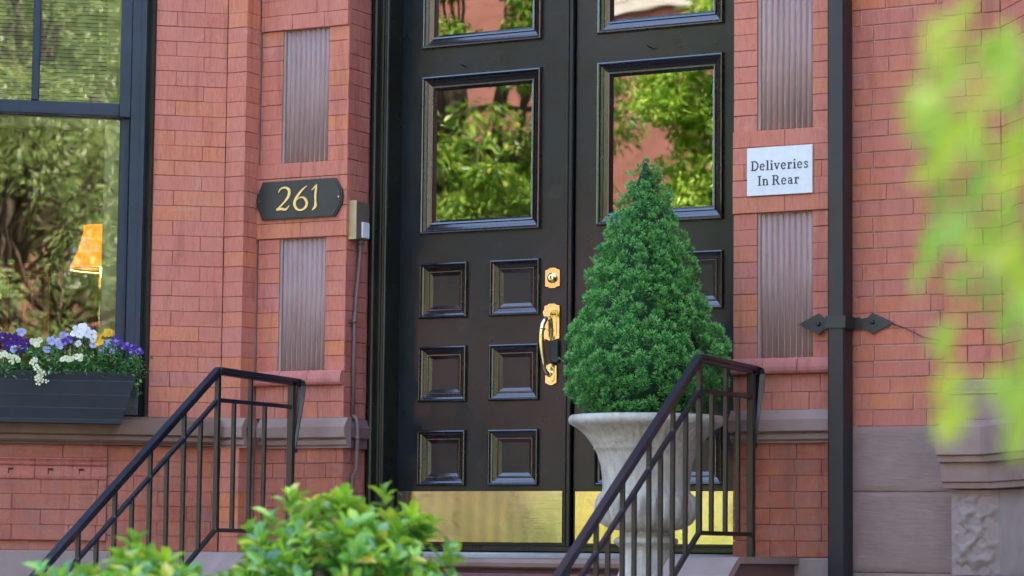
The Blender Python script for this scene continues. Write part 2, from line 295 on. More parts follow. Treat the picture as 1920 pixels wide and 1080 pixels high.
# ------------------------------------------------------------------ mesh builder
class MB:
    def __init__(s): s.v = []; s.f = []; s.m = []; s.sm = []
    def add(s, verts, faces, mi=0, smooth=False):
        b = len(s.v); s.v.extend([tuple(p) for p in verts])
        for f in faces: s.f.append(tuple(b + i for i in f)); s.m.append(mi); s.sm.append(smooth)
    def box(s, x0, x1, y0, y1, z0, z1, mi=0, T=None, bev=0.0):
        if bev:
            return s.bbox(x0, x1, y0, y1, z0, z1, bev, mi, T)
        p = [Vector(q) for q in ((x0, y0, z0), (x1, y0, z0), (x1, y1, z0), (x0, y1, z0), (x0, y0, z1), (x1, y0, z1), (x1, y1, z1), (x0, y1, z1))]
        if T: p = [T(q) for q in p]
        s.add(p, [(0, 3, 2, 1), (4, 5, 6, 7), (0, 1, 5, 4), (1, 2, 6, 5), (2, 3, 7, 6), (3, 0, 4, 7)], mi)
    def bbox(s, x0, x1, y0, y1, z0, z1, b, mi=0, T=None):
        # box with all edges chamfered
        xs, ys, zs = (x0, x1), (y0, y1), (z0, z1); V = {}; vs_ = []
        for i in (0, 1):
            for j in (0, 1):
                for k_ in (0, 1):
                    sx, sy, sz = (1, -1)[i], (1, -1)[j], (1, -1)[k_]
                    for a in range(3):
                        q = Vector((xs[i] + (0 if a == 0 else sx * b), ys[j] + (0 if a == 1 else sy * b), zs[k_] + (0 if a == 2 else sz * b)))
                        V[(i, j, k_, a)] = len(vs_); vs_.append(T(q) if T else q)
        F = []
        F += [(V[0, 0, 0, 0], V[0, 0, 1, 0], V[0, 1, 1, 0], V[0, 1, 0, 0]), (V[1, 0, 0, 0], V[1, 1, 0, 0], V[1, 1, 1, 0], V[1, 0, 1, 0])]
        F += [(V[0, 0, 0, 1], V[1, 0, 0, 1], V[1, 0, 1, 1], V[0, 0, 1, 1]), (V[0, 1, 0, 1], V[0, 1, 1, 1], V[1, 1, 1, 1], V[1, 1, 0, 1])]
        F += [(V[0, 0, 0, 2], V[0, 1, 0, 2], V[1, 1, 0, 2], V[1, 0, 0, 2]), (V[0, 0, 1, 2], V[1, 0, 1, 2], V[1, 1, 1, 2], V[0, 1, 1, 2])]
        for i in (0, 1):
            for j in (0, 1):
                F.append((V[i, j, 0, 0], V[i, j, 1, 0], V[i, j, 1, 1], V[i, j, 0, 1]))
                F.append((V[i, 0, j, 0], V[i, 1, j, 0], V[i, 1, j, 2], V[i, 0, j, 2]))
                F.append((V[0, i, j, 1], V[1, i, j, 1], V[1, i, j, 2], V[0, i, j, 2]))
        for i in (0, 1):
            for j in (0, 1):
                for k_ in (0, 1): F.append((V[i, j, k_, 0], V[i, j, k_, 1], V[i, j, k_, 2]))
        s.add(vs_, F, mi)
    def prism(s, pts, a, b, axis='z', mi=0, T=None, smooth=False):
        # pts: outline in the plane of the other two axes; a..b extent along axis
        n = len(pts); V = []
        for h in (a, b):
            for (p, q) in pts:
                V.append(Vector({'z': (p, q, h), 'x': (h, p, q), 'y': (p, h, q)}[axis]))
        if T: V = [T(q) for q in V]
        s.add(V, [tuple(range(n))[::-1], tuple(range(n, 2 * n))], mi)
        b0 = len(s.v) - 2 * n
        for i in range(n):
            j = (i + 1) % n; s.f.append((b0 + i, b0 + j, b0 + n + j, b0 + n + i)); s.m.append(mi); s.sm.append(smooth)
    def tube(s, pts, rad, n=10, mi=0, cap=True, smooth=True, flat=None):
        pts = [Vector(p) for p in pts]; R = rad if isinstance(rad, (list, tuple)) else [rad] * len(pts)
        up = Vector((0, 0, 1)); rings = []; prev = None
        for i, p in enumerate(pts):
            d = (pts[min(i + 1, len(pts) - 1)] - pts[max(i - 1, 0)]).normalized()
            if prev is None: a = d.cross(up if abs(d.z) < 0.9 else Vector((1, 0, 0))).normalized()
            else: a = (prev - d * prev.dot(d)).normalized()
            prev = a; b = d.cross(a); rings.append([p + (a * math.cos(2 * math.pi * k / n) + b * math.sin(2 * math.pi * k / n)) * R[i] for k in range(n)])
        V = [q for r in rings for q in r]; F = []
        for i in range(len(rings) - 1):
            for k in range(n):
                F.append((i * n + k, i * n + (k + 1) % n, (i + 1) * n + (k + 1) % n, (i + 1) * n + k))
        s.add(V, F, mi, smooth)
        if cap: b0 = len(s.v) - len(V); s.f += [tuple(b0 + k for k in range(n))[::-1], tuple(b0 + (len(rings) - 1) * n + k for k in range(n))]; s.m += [mi, mi]; s.sm += [False, False]
    def bar(s, p, q, w_, h_, mi=0, bev=0.0, side=None):
        # rectangular bar from p to q; w_ along horizontal side axis, h_ along the other
        p, q = Vector(p), Vector(q); d = (q - p); L = d.length; d.normalize()
        side = Vector(side) if side else (d.cross(Vector((0, 0, 1))).normalized() if abs(d.z) < 0.99 else Vector((1, 0, 0)))
        up = side.cross(d)
        T = lambda v: p + side * v.x + d * v.y + up * v.z
        s.box(-w_ / 2, w_ / 2, 0, L, -h_ / 2, h_ / 2, mi, T, bev)
    def lathe(s, prof, c, n=48, mi=0, flutes=None):
        V = []; N = len(prof)
        for (r, z) in prof:
            for k in range(n):
                a = 2 * math.pi * k / n; rr = r
                if flutes: rr = r * (1 + flutes(z, a))
                V.append((c[0] + rr * math.cos(a), c[1] + rr * math.sin(a), c[2] + z))
        F = [(i * n + k, i * n + (k + 1) % n, (i + 1) * n + (k + 1) % n, (i + 1) * n + k) for i in range(N - 1) for k in range(n)]
        s.add(V, F, mi, True)
    def frame_ring(s, x0, x1, z0, z1, prof, yb, sgn=-1, mi=0, T=None, close=True):
        # mitred moulding: prof = [(inset, height)], height towards the viewer (-Y)
        V = []
        for (i, h) in prof:
            y = yb + sgn * h
            V += [Vector((x0 + i, y, z0 + i)), Vector((x1 - i, y, z0 + i)), Vector((x1 - i, y, z1 - i)), Vector((x0 + i, y, z1 - i))]
        F = []
        for a in range(len(prof) - 1):
            for k in range(4): F.append((a * 4 + k, a * 4 + (k + 1) % 4, (a + 1) * 4 + (k + 1) % 4, (a + 1) * 4 + k))
        b = (len(prof) - 1) * 4
        if T: V = [T(q) for q in V]
        s.add(V, F, mi)
        if close: s.f.append(tuple(len(s.v) - 4 + k for k in range(4))); s.m.append(1); s.sm.append(False)
    def sheet(s, x0, x1, z0, z1, holes, yf, yb, mi=0, T=None):
        # slab with rectangular holes (x along, z up, between y = yf and y = yb)
        xs = sorted({x0, x1, *[h[0] for h in holes], *[h[1] for h in holes]}); zs = sorted({z0, z1, *[h[2] for h in holes], *[h[3] for h in holes]})
        xs = [x for x in xs if x0 <= x <= x1]; zs = [z for z in zs if z0 <= z <= z1]
        def solid(i, j):
            if i < 0 or j < 0 or i >= len(xs) - 1 or j >= len(zs) - 1: return False
            cx, cz = (xs[i] + xs[i + 1]) / 2, (zs[j] + zs[j + 1]) / 2
            return not any(h[0] < cx < h[1] and h[2] < cz < h[3] for h in holes)
        t = T or (lambda q: q)
        def quad(a, b, c, d): s.add([t(Vector(a)), t(Vector(b)), t(Vector(c)), t(Vector(d))], [(0, 1, 2, 3)], mi)
        for i in range(len(xs) - 1):
            for j in range(len(zs) - 1):
                if not solid(i, j): continue
                a, b, c, d = xs[i], xs[i + 1], zs[j], zs[j + 1]
                quad((a, yf, c), (b, yf, c), (b, yf, d), (a, yf, d)); quad((a, yb, c), (a, yb, d), (b, yb, d), (b, yb, c))
                if not solid(i - 1, j): quad((a, yf, c), (a, yf, d), (a, yb, d), (a, yb, c))
                if not solid(i + 1, j): quad((b, yf, c), (b, yb, c), (b, yb, d), (b, yf, d))
                if not solid(i, j - 1): quad((a, yf, c), (a, yb, c), (b, yb, c), (b, yf, c))
                if not solid(i, j + 1): quad((a, yf, d), (b, yf, d), (b, yb, d), (a, yb, d))
    def obj(s, name, mats, parent=None, loc=(0, 0, 0), **tags):
        me = bpy.data.meshes.new(name)
        off = Vector(loc) if parent is None else WL[parent.name]
        me.from_pydata([(p[0] - off.x, p[1] - off.y, p[2] - off.z) for p in s.v], [], s.f)
        mats = mats if isinstance(mats, (list, tuple)) else [mats]
        for q in mats: me.materials.append(q)
        me.polygons.foreach_set('material_index', s.m); me.polygons.foreach_set('use_smooth', s.sm); me.update()
        o = bpy.data.objects.new(name, me); COL.objects.link(o)
        if parent is None: o.location = off; WL[o.name] = off
        else: o.parent = parent; WL[o.name] = off
        for k_, v in tags.items(): o[k_] = v
        return o
WL = {}
def thing(name, label, cat, loc=(0, 0, 0), group=None):
    o = bpy.data.objects.new(name, None); COL.objects.link(o); o.location = loc; o.empty_display_size = 0.1
    o['label'] = label; o['category'] = cat; WL[o.name] = Vector(loc)
    if group: o['group'] = group
    return o
def npmesh(name, V, F, mat, parent=None, loc=(0, 0, 0), smooth=False, **tags):
    off = Vector(loc) if parent is None else WL[parent.name]
    V = np.asarray(V, dtype=np.float32) - np.array(off, dtype=np.float32); F = np.asarray(F, dtype=np.int32)
    me = bpy.data.meshes.new(name); nf, k = F.shape
    me.vertices.add(len(V)); me.vertices.foreach_set('co', V.ravel())
    me.loops.add(nf * k); me.loops.foreach_set('vertex_index', F.ravel())
    me.polygons.add(nf); me.polygons.foreach_set('loop_start', np.arange(nf, dtype=np.int32) * k)
    try: me.polygons.foreach_set('loop_total', np.full(nf, k, dtype=np.int32))
    except Exception: pass
    me.polygons.foreach_set('use_smooth', np.full(nf, smooth)); me.materials.append(mat); me.update(calc_edges=True)
    o = bpy.data.objects.new(name, me); COL.objects.link(o)
    if parent is None: o.location = off; WL[o.name] = off
    else: o.parent = parent; WL[o.name] = off
    for k_, v in tags.items(): o[k_] = v
    return o

def norm(a): return a / (np.linalg.norm(a, axis=-1, keepdims=True) + 1e-9)
def leaf_cloud(P, D, Nn, L, W, kind='leaf'):
    # P base points, D directions, Nn rough normals, L lengths, W widths -> verts, quads
    P = np.asarray(P); D = norm(np.asarray(D)); S = norm(np.cross(D, Nn)); U = np.cross(S, D)
    L = np.asarray(L)[:, None]; W = np.asarray(W)[:, None]; n = len(P)
    if kind == 'needle':
        T = [(-.5, 0, 0), (.5, 0, 0), (.3, 1, 0), (-.3, 1, 0)]; Q = [(0, 1, 2, 3)]
    elif kind == 'diamond':
        T = [(0, 0, 0), (.5, .45, .12), (0, 1, 0), (-.5, .45, .12)]; Q = [(0, 1, 2, 3)]
    else:
        st = [(0.0, 0.04, 0.0), (0.25, 0.34, 0.02), (0.55, 0.5, 0.0), (0.8, 0.4, -0.05), (1.0, 0.03, -0.13)]
        T = []; Q = []
        for (y, hw, z) in st: T += [(-hw, y, z + hw * 0.3), (0, y, z), (hw, y, z + hw * 0.3)]
        for i in range(len(st) - 1):
            b = 3 * i; Q += [(b, b + 1, b + 4, b + 3), (b + 1, b + 2, b + 5, b + 4)]
    T = np.array(T, dtype=float); Q = np.array(Q)
    V = P[:, None, :] + S[:, None, :] * (T[None, :, 0:1] * W[:, None, :]) + D[:, None, :] * (T[None, :, 1:2] * L[:, None, :]) + U[:, None, :] * (T[None, :, 2:3] * L[:, None, :])
    F = Q[None] + (np.arange(n) * len(T))[:, None, None]
    return V.reshape(-1, 3), F.reshape(-1, 4)

# ------------------------------------------------------------------ bricks
def bricks(mb, s0, s1, z0, z1, course, rows, T, proud=0.0, gap=0.0019, depth=0.02, jit=0.0009, mi=0):
    """rows(i) -> list of break positions strictly between s0 and s1. T maps (s, y, z), -y towards the viewer."""
    n = max(1, round((z1 - z0) / course)); c = (z1 - z0) / n
    for i in range(n):
        br = [s0] + [b for b in rows(i) if s0 + 0.012 < b < s1 - 0.012] + [s1]
        for a, b in zip(br[:-1], br[1:]):
            g0 = gap / 2 if a > s0 else 0; g1 = gap / 2 if b < s1 else 0
            x0, x1 = a + g0, b - g1; gz = gap * random.uniform(0.6, 1.25); lo, hi = z0 + i * c + gz / 2, z0 + (i + 1) * c - gz / 2
            j = [random.uniform(-jit, jit) for _ in range(4)]; y = -proud + random.uniform(-jit, jit); e = 0.0011
            dz = random.uniform(-.0006, .0006); lo += dz; hi += dz
            V = [(x0, depth, lo), (x1, depth, lo), (x1, depth, hi), (x0, depth, hi),
                 (x0, y + e, lo), (x1, y + e, lo), (x1, y + e, hi), (x0, y + e, hi),
                 (x0 + e, y + j[0], lo + e), (x1 - e, y + j[1], lo + e), (x1 - e, y + j[2], hi - e), (x0 + e, y + j[3], hi - e)]
            for q_ in range(8, 12): V[q_] = (V[q_][0] + random.uniform(-.0006, .0006), V[q_][1], V[q_][2] + random.uniform(-.0009, .0009))
            F = [(0, 1, 5, 4), (1, 2, 6, 5), (2, 3, 7, 6), (3, 0, 4, 7), (4, 5, 9, 8), (5, 6, 10, 9), (6, 7, 11, 10), (7, 4, 8, 11), (8, 9, 10, 11)]
            mb.add([T(Vector(q)) for q in V], F, mi)
one = lambda i: []
def running(L, off=0.5, s0=0.0, jitter=0.0, s1=5.0):
    def f(i):
        st = s0 + (L * off if i % 2 else 0.0) + random.uniform(-jitter, jitter); out = []
        x = st - 40 * L
        while x < s1:
            out.append(x); x += L
        return out
    return f
ID = lambda q: q
# left bay cant face: s runs right along the face, y goes into the house
AL = math.radians(39.0175); PL = Vector((-1.437, -0.1, 0))
tL = Vector((math.cos(AL), math.sin(AL), 0)); nL = Vector((math.sin(AL), -math.cos(AL), 0))
TL = lambda q: PL + tL * q.x - nL * q.y + Vector((0, 0, q.z))
# right neighbour's bay face
AR = math.radians(50.86); PR = Vector((1.93, -0.1, 0))
tR = Vector((math.cos(AR), -math.sin(AR), 0)); nR = Vector((-math.sin(AR), -math.cos(AR), 0))
TR = lambda q: PR + tR * q.x - nR * q.y + Vector((0, 0, q.z))
TX = lambda X: (lambda q: Vector((X - q.y, q.x, q.z)))     # plane facing +X at X; s runs along +Y

ZG = -1.6           # pavement level
# ================================================================== GROUND
def struct(mb, name, mat): return mb.obj(name, mat, None, kind='structure')
g = MB(); g.box(-90, 90, -90, 60, ZG - 0.4, ZG - 0.15); struct(g, 'ground', M['earth'])
g = MB(); g.box(-60, 60, -18.2, -9.9, ZG - 0.146, ZG - 0.13); struct(g, 'road', M['asphalt'])
g = MB(); g.box(-60, 60, -9.7, -5.2, ZG - 0.14, ZG); struct(g, 'pavement', M['sidewalk'])
g = MB(); g.box(-60, 60, -9.9, -9.7, ZG - 0.14, ZG + 0.004); struct(g, 'kerb', M['kerb'])
g = MB(); g.box(-60, 60, -22.5, -18.4, ZG - 0.14, ZG); struct(g, 'far_pavement', M['sidewalk'])
g = MB(); g.box(-60, 60, -18.4, -18.2, ZG - 0.14, ZG + 0.004); struct(g, 'far_kerb', M['kerb'])
g = MB(); g.box(-60, -0.95, -5.2, 0.2, ZG - 0.14, ZG + 0.02); g.box(1.0, 60, -5.2, 0.2, ZG - 0.14, ZG + 0.02); struct(g, 'garden_bed', M['earth'])
g = MB(); g.box(-0.95, 1.0, -5.2, -2.7, ZG - 0.14, ZG + 0.004); struct(g, 'path', M['kerb'])

# ================================================================== TOWNHOUSE
house = thing('brick_townhouse', 'red brick townhouse with tall black panelled double doors between mauve fluted pilasters', 'house', (0, 0, ZG))
H = 12.5
# backing masonry: centre
mb = MB()
T0 = ID
# centre wall strip, left of the door (behind the pilaster) and right of it
mb.box(-1.345, -0.925, 0.0235, 0.5, ZG, 2.9); mb.box(0.85, 1.28, 0.0235, 0.5, ZG, 2.9)
mb.box(-1.345, 1.28, 0.0235, 0.5, 3.7, H)
mb.box(-1.345, -0.925, 0.0235, 0.5, 2.901, 3.699); mb.box(0.85, 1.28, 0.0235, 0.5, 2.901, 3.699)
mb.box(-0.925, 0.85, 0.16, 0.5, ZG, -0.2)
# bay: strip block
mb.box(-1.436, -1.345, -0.088, 0.5, ZG, H)
# house volume behind, roof slab part comes separately
mb.box(-7, 1.28, 3.6, 9.0, ZG, H)
wall = mb.obj('wall', M['mortar_dark'], house)
# bay mass around the window (upper part and ends)
mb = MB()
mb.sheet(-3.2, 0.0, ZG, H, [(-1.75, -0.316, 0.50, 2.75)], 0.0085, 0.14, 0, TL)
mb.obj('bay_wall', M['mortar_dark'], house)
mb = MB(); 
pts = [TL(Vector((-3.2, 0, 0))), TL(Vector((0, 0, 0))), Vector((-1.34, -0.1, 0)), Vector((1.28, 0, 0)), Vector((1.28, 9, 0)), Vector((-7, 9, 0)), Vector((-7, -2.1, 0))]
mb.prism([(p.x, p.y) for p in pts], H, H + 0.3, 'z'); mb.obj('roof', M['roof'], house)
mb = MB(); mb.box(-7.0, -3.95, -2.15, 3.6, ZG, H); mb.obj('bay_front', M['brick_front'], house)

# --- facing bricks
C = 0.063
# left cant face
f = MB()
def lrow(i): return [-0.297 + (0.2 if i % 2 else 0.085)]
bricks(f, -0.297, -0.0012, 0.508, 2.9, C, lrow, TL)
f.obj('brick_facing', [M['brick']], house); f = MB()
bricks(f, -3.2, -1.745, 0.508, 2.9, C, running(0.2, 0.5, 0.0), TL)
f.obj('brick_facing', [M['brick']], house)
f = MB()   # below the sill, left face
def lrow2(i):
    return [x + (0.115 if i % 2 else 0) for x in (-1.53, -1.30, -1.07, -0.84, -0.61, -0.50, -0.28, -0.10)]
bricks(f, -1.6, -0.46, -0.003, 0.247, 0.0625, lrow2, TL, proud=0.012)
bricks(f, -1.6, -0.46, -0.043, -0.003, 0.04, running(0.2, 0.5, 0.03), TL, proud=-0.004, depth=0.03)
bricks(f, -0.457, -0.003, -0.043, 0.386, 0.0613, lambda i: [-0.35 + (0.1 if i % 2 else 0), -0.13 + (0.1 if i % 2 else 0)], TL)
bricks(f, -1.6, -0.46, 0.333, 0.390, 0.057, lambda i: [-1.35, -1.0, -0.935, -0.64], TL, proud=0.006, gap=0.003)
bricks(f, -3.2, -1.602, -0.043, 0.386, 0.0613, running(0.2, 0.5), TL)
f.obj('brick_facing', [M['brick_low']], house)
# moulded band under the window: fillets and a row of dark blocks whose colour paints notch shade
f = MB()
band = [(0.247, 0.0), (0.247, 0.018), (0.258, 0.022), (0.262, 0.016), (0.279, 0.016), (0.285, 0.012), (0.300, 0.012), (0.303, 0.02), (0.309, 0.024), (0.314, 0.018), (0.317, 0.010), (0.322, 0.014), (0.328, 0.020), (0.333, 0.018), (0.333, 0.0)]
sb = [-1.6, -1.42, -1.095, -0.752, -0.525, -0.46]
for a, b in zip(sb[:-1], sb[1:]):
    f.prism([(-h, z) for z, h in band], a + 0.0015, b - 0.0015, 'x', 0, TL)
for sx in (-1.34, -1.17, -0.985, -0.85, -0.69, -0.565):
    f.box(sx - 0.009, sx + 0.012, -0.0165, -0.0125, 0.281, 0.290, 1, TL); f.box(sx - 0.009, sx - 0.005, -0.0165, -0.0125, 0.266, 0.2809, 1, TL)
f.obj('moulded_band', [M['brick_red'], M['interior_dark']], house)
# corner strip
f = MB()
bricks(f, -1.4355, -1.34, 0.508, 2.9, C, one, lambda q: q + Vector((0, -0.1, 0)), depth=0.02)
f.obj('corner_facing', [M['brick']], house); f = MB()
bricks(f, -0.098, -0.001, 0.508, 2.9, C, one, TX(-1.34), depth=0.01)
f.obj('corner_facing', [M['brick']], house); f = MB()
bricks(f, -1.433, -1.34, -0.043, 0.386, 0.0613, one, lambda q: q + Vector((0, -0.1, 0)), depth=0.02)
f.obj('corner_facing', [M['brick']], house); f = MB()
bricks(f, -0.098, -0.001, -0.043, 0.386, 0.0613, one, TX(-1.34), depth=0.01)
f.obj('corner_facing', [M['brick']], house)

def pilaster(xa, xb, fa, fb, name, lab, flmat, mirror):
    """xa..xb full width, fa..fb fluted part. band plane Y=0, strips set back 12 mm"""
    p = MB(); up = lambda q: q
    sb_ = lambda q: q + Vector((0, 0.010, 0))
    for (z0, z1) in ((0.702, 1.258), (1.573, 2.137)):
        bricks(p, xa, fa, z0, z1, 0.0625, one, sb_, depth=0.015)
        bricks(p, fb, xb, z0, z1, 0.0625, one, sb_, depth=0.015)
    # projecting bands
    mid = (xa + xb) / 2
    def brow(i): return [mid + (0.012 if i % 2 else -0.004)] if i in (0, 4) else ([fa + 0.03, fb - 0.03] if i % 2 else [fa - 0.05, mid, fb + 0.04])
    bricks(p, xa - (0 if mirror else 0.008), xb + (0.008 if not mirror else 0), 1.258, 1.573, 0.063, brow, up, depth=0.03)
    bricks(p, xa, xb, 2.137, 2.9, 0.0636, lambda i: [mid + (0.06 if i % 2 else 0.0), ] if i % 3 else [fa + 0.05, fb - 0.02], up, depth=0.03)
    # courses between the pink sill and the stone
    bricks(p, xa, xb, 0.508, 0.643, 0.0675, lambda i: [fa + 0.03, mid + 0.02, fb + 0.03] if i % 2 else [fa - 0.01, mid - 0.06, mid + 0.09], sb_, depth=0.015)
    o = p.obj('pilaster', [M['brick']], house, label=lab)
    p2 = MB()
    bricks(p2, xa, xb, -0.043, 0.384, 0.061, lambda i: [xa + 0.09, mid + 0.03, xb - 0.08] if i % 2 else [xa + 0.15, mid - 0.02 + 0.06, xb - 0.03], sb_, depth=0.015)
    p2.obj('pilaster_base', [M['brick_low']], o)
    # pink moulded sill under the flutes
    k = MB(); pr = [(0.02, 0.704), (-0.002, 0.704), (-0.008, 0.698), (-0.016, 0.684), (-0.02, 0.668), (-0.019, 0.655), (-0.014, 0.646), (-0.004, 0.643), (0.02, 0.643)]
    q = [xa, xa + (xb - xa) * 0.3, xa + (xb - xa) * 0.62, xb]
    for a, b in zip(q[:-1], q[1:]): k.prism(pr, a + (0.001 if a > xa else 0), b - (0.001 if b < xb else 0), 'x', smooth=False)
    k.obj('moulded_sill', [M['brick_pink']], o)
    # flutes: convex reeds
    for (z0, z1) in ((0.702, 1.256), (1.576, 2.137)):
        fl = MB(); nfl = 9; wd = (fb - fa - 0.012) / nfl; fl.box(fa + 0.001, fb - 0.001, 0.0285, 0.034, z0, z1)
        fl.box(fa + 0.001, fa + 0.012, 0.016, 0.0283, z0, z1)
        for i in range(nfl):
            a = fa + 0.012 + i * wd; pts_ = []
            for t in range(7):
                an = math.pi * t / 6; pts_.append((a + wd / 2 - wd * 0.43 * math.cos(an), 0.028 - 0.012 * math.sin(an)))
            fl.prism(pts_, z0, z1 - 0.0005, 'z', 0, None, True)
        fl.obj('fluted_panel', [flmat], o)
    # deep reveal strip closing the flute recess
    return o
pl_l = pilaster(-1.335, -0.907, -1.231, -1.002, 'pilaster', 'brick pilaster left of the doors behind the number plate', M['flute'], False)
pl_r = pilaster(0.832, 1.27, 0.929, 1.156, 'pilaster', 'brick pilaster right of the doors behind the white sign', M['flute_warm'], True)
# jamb return facing +X, left of the door: header bricks with darker tone
f = MB()
bricks(f, 0.012, 0.182, 0.508, 2.9, C, lambda i: [0.10] if i % 2 else [0.06], TX(-0.905), depth=0.018)
f.obj('jamb_facing', [M['brick_red']], house); f = MB()
bricks(f, 0.012, 0.182, -0.043, 0.384, 0.061, lambda i: [0.10] if i % 2 else [0.06], TX(-0.905), depth=0.018)
f.obj('jamb_facing', [M['brick_red']], house)
f = MB(); f.box(0.832, 0.85, 0.03, 0.182, -0.043, 2.9); f.obj('jamb_facing', [M['brick_red']], house)

# stone sill course (profile along the wall): bevel, flat, dark line, cove
SP = [(0.02, 0.508), (-0.006, 0.508), (-0.034, 0.470), (-0.034, 0.428), (-0.028, 0.424), (-0.012, 0.421), (-0.018, 0.412), (-0.016, 0.398), (-0.004, 0.390), (-0.004, 0.384), (0.02, 0.384)]
k = MB(); k.prism(SP, -1.30, -0.873, 'x'); k.obj('stone_sill_course', [M['brownstone']], house); k = MB(); k.prism(SP, 0.80 + 0.03, 1.27, 'x'); k.obj('stone_sill_course', [M['brownstone']], house)
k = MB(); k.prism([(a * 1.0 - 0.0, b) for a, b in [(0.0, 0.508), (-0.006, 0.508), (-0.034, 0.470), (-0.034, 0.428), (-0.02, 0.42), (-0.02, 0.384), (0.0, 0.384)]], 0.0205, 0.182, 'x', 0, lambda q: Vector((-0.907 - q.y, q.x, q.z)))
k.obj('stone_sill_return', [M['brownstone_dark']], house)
# corner strip portion of the sill and the left-face sill (with roll)
SPL = [(0.01, 0.508), (-0.03, 0.504), (-0.068, 0.492), (-0.068, 0.432), (-0.06, 0.428), (-0.052, 0.425), (-0.056, 0.418), (-0.056, 0.408), (-0.046, 0.399), (-0.03, 0.397), (-0.03, 0.390), (0.01, 0.388)]
k = MB(); k.prism(SPL, -3.2, -0.002, 'x', 0, TL); k.obj('window_sill', [M['sill_brown'], M['brownstone']], house)
k = MB(); k.prism(SP, -1.435, -1.306, 'x', 0, lambda q: q + Vector((0, -0.1, 0))); k.obj('stone_sill_course', [M['brownstone']], house); k = MB(); k.prism([(a, b) for a, b in SP[:]], -0.098, -0.036, 'x', 0, TX(-1.34)); k.obj('stone_sill_course', [M['brownstone']], house)
# stone base
k = MB(); k.box(-3.2, -0.0, -0.02, 0.03, ZG, -0.045, 0, TL, 0.004); k.obj('stone_base', [M['brownstone_pale']], house)
for (a_, b_, c_) in ((-1.43, -1.34, -0.13), (-1.338, -0.907, -0.03), (0.832, 1.27, -0.03)):
    k = MB(); k.box(a_, b_, c_, 0.02, ZG, -0.045, bev=0.004); k.obj('stone_base', [M['brownstone_pale']], house)

# --- door frame
YD = 0.30
fr = MB()
def casing(x0, sgn):
    # profile from the brick edge towards the door: (offset, y)
    P = [(0.0, 0.25), (0.0, 0.190), (0.008, 0.183), (0.012, 0.176), (0.020, 0.168), (0.030, 0.166), (0.036, 0.171), (0.040, 0.180), (0.044, 0.188), (0.050, 0.188), (0.053, 0.182), (0.058, 0.180), (0.063, 0.183), (0.065, 0.190), (0.070, 0.192), (0.073, 0.187), (0.078, 0.186), (0.082, 0.190), (0.084, 0.20), (0.084, 0.345), (0.0, 0.345)]
    fr.prism([(x0 + sgn * a, b) for a, b in P], -0.06, 3.69, 'z')
casing(-0.905, 1); casing(0.89, -1)
fr.box(-0.82, 0.80, 0.29, 0.345, 2.785, 3.69)
fr.obj('door_frame', [M['casing']], house)
# threshold: black saddle, grey stone, pinkish rounded step
k = MB(); k.box(-0.82, 0.806, 0.255, 0.36, -0.03, -0.008, bev=0.003); 
ts = k.obj('threshold', [M['casing']], house)
k = MB(); k.prism([(0.36, -0.032), (0.14, -0.036), (0.13, -0.044), (0.13, -0.056), (0.36, -0.056)], -0.90, 0.83, 'x'); k.obj('saddle', [M['threshold']], ts)
k = MB(); k.prism([(0.36, -0.057), (0.115, -0.057), (0.098, -0.062), (0.09, -0.075), (0.095, -0.09), (0.11, -0.097), (0.13, -0.10), (0.36, -0.10)], -0.90, 0.83, 'x', smooth=False); k.obj('step_nosing', [M['brownstone']], ts)
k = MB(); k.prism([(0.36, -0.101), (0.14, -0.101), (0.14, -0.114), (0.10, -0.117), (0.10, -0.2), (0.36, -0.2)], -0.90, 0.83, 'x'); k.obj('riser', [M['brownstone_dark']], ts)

# --- doors
PAN = [(0, 0), (0.0005, 0.010), (0.003, 0.014), (0.007, 0.016), (0.010, 0.014), (0.012, 0.008), (0.0135, 0.005), (0.020, 0.002), (0.021, -0.001), (0.034, -0.009), (0.0345, -0.013), (0.035, -0.007), (0.039, -0.007), (0.041, -0.010), (0.054, -0.017)]
GLS = [(0, 0), (0.0005, 0.012), (0.004, 0.017), (0.009, 0.018), (0.013, 0.015), (0.015, 0.008), (0.017, 0.006), (0.026, 0.001), (0.027, -0.002), (0.042, -0.009), (0.0425, -0.012), (0.043, -0.005), (0.049, -0.006), (0.051, -0.011), (0.060, -0.022)]
ROWS = [(0.235, 0.466), (0.581, 0.814), (0.928, 1.161)]; GL = [(1.281, 1.948), (2.064, 2.731)]
def door(x0, x1, xp, lab, dY, handed):
    Y = YD + dY
    holes = []
    for (a, b) in xp:
        for (c, d) in ROWS: holes.append((a, b, c, d))
    gx0, gx1 = xp[0][0], xp[1][1]
    for (c, d) in GL: holes.append((gx0, gx1, c, d))
    mb = MB(); mb.sheet(x0, x1, -0.006, 2.78, holes, Y, Y + 0.05)
    o = mb.obj('door', [M['door']], house, label=lab)
    for (a, b) in xp:
        for (c, d) in ROWS:
            q = MB(); q.frame_ring(a, b, c, d, PAN, Y); q.obj('door_panel', [M['door_mould'], M['door']], o)
    for (c, d) in GL:
        q = MB(); q.frame_ring(gx0, gx1, c, d, GLS, Y, close=False); q.obj('glazing_frame', [M['door_mould']], o)
        q = MB(); q.box(gx0 + 0.055, gx1 - 0.055, Y + 0.0225, Y + 0.0265, c + 0.055, d - 0.055); q.obj('glass_pane', [M['door_glass']], o)
    return o
dl = door(-0.82, -0.022, [(-0.720, -0.490), (-0.386, -0.152)], 'left door leaf with brass lock and grip handle', 0, 1)
dr = door(0.002, 0.80, [(0.100, 0.330), (0.429, 0.660)], 'right door leaf behind the urn', 0.006, 0)
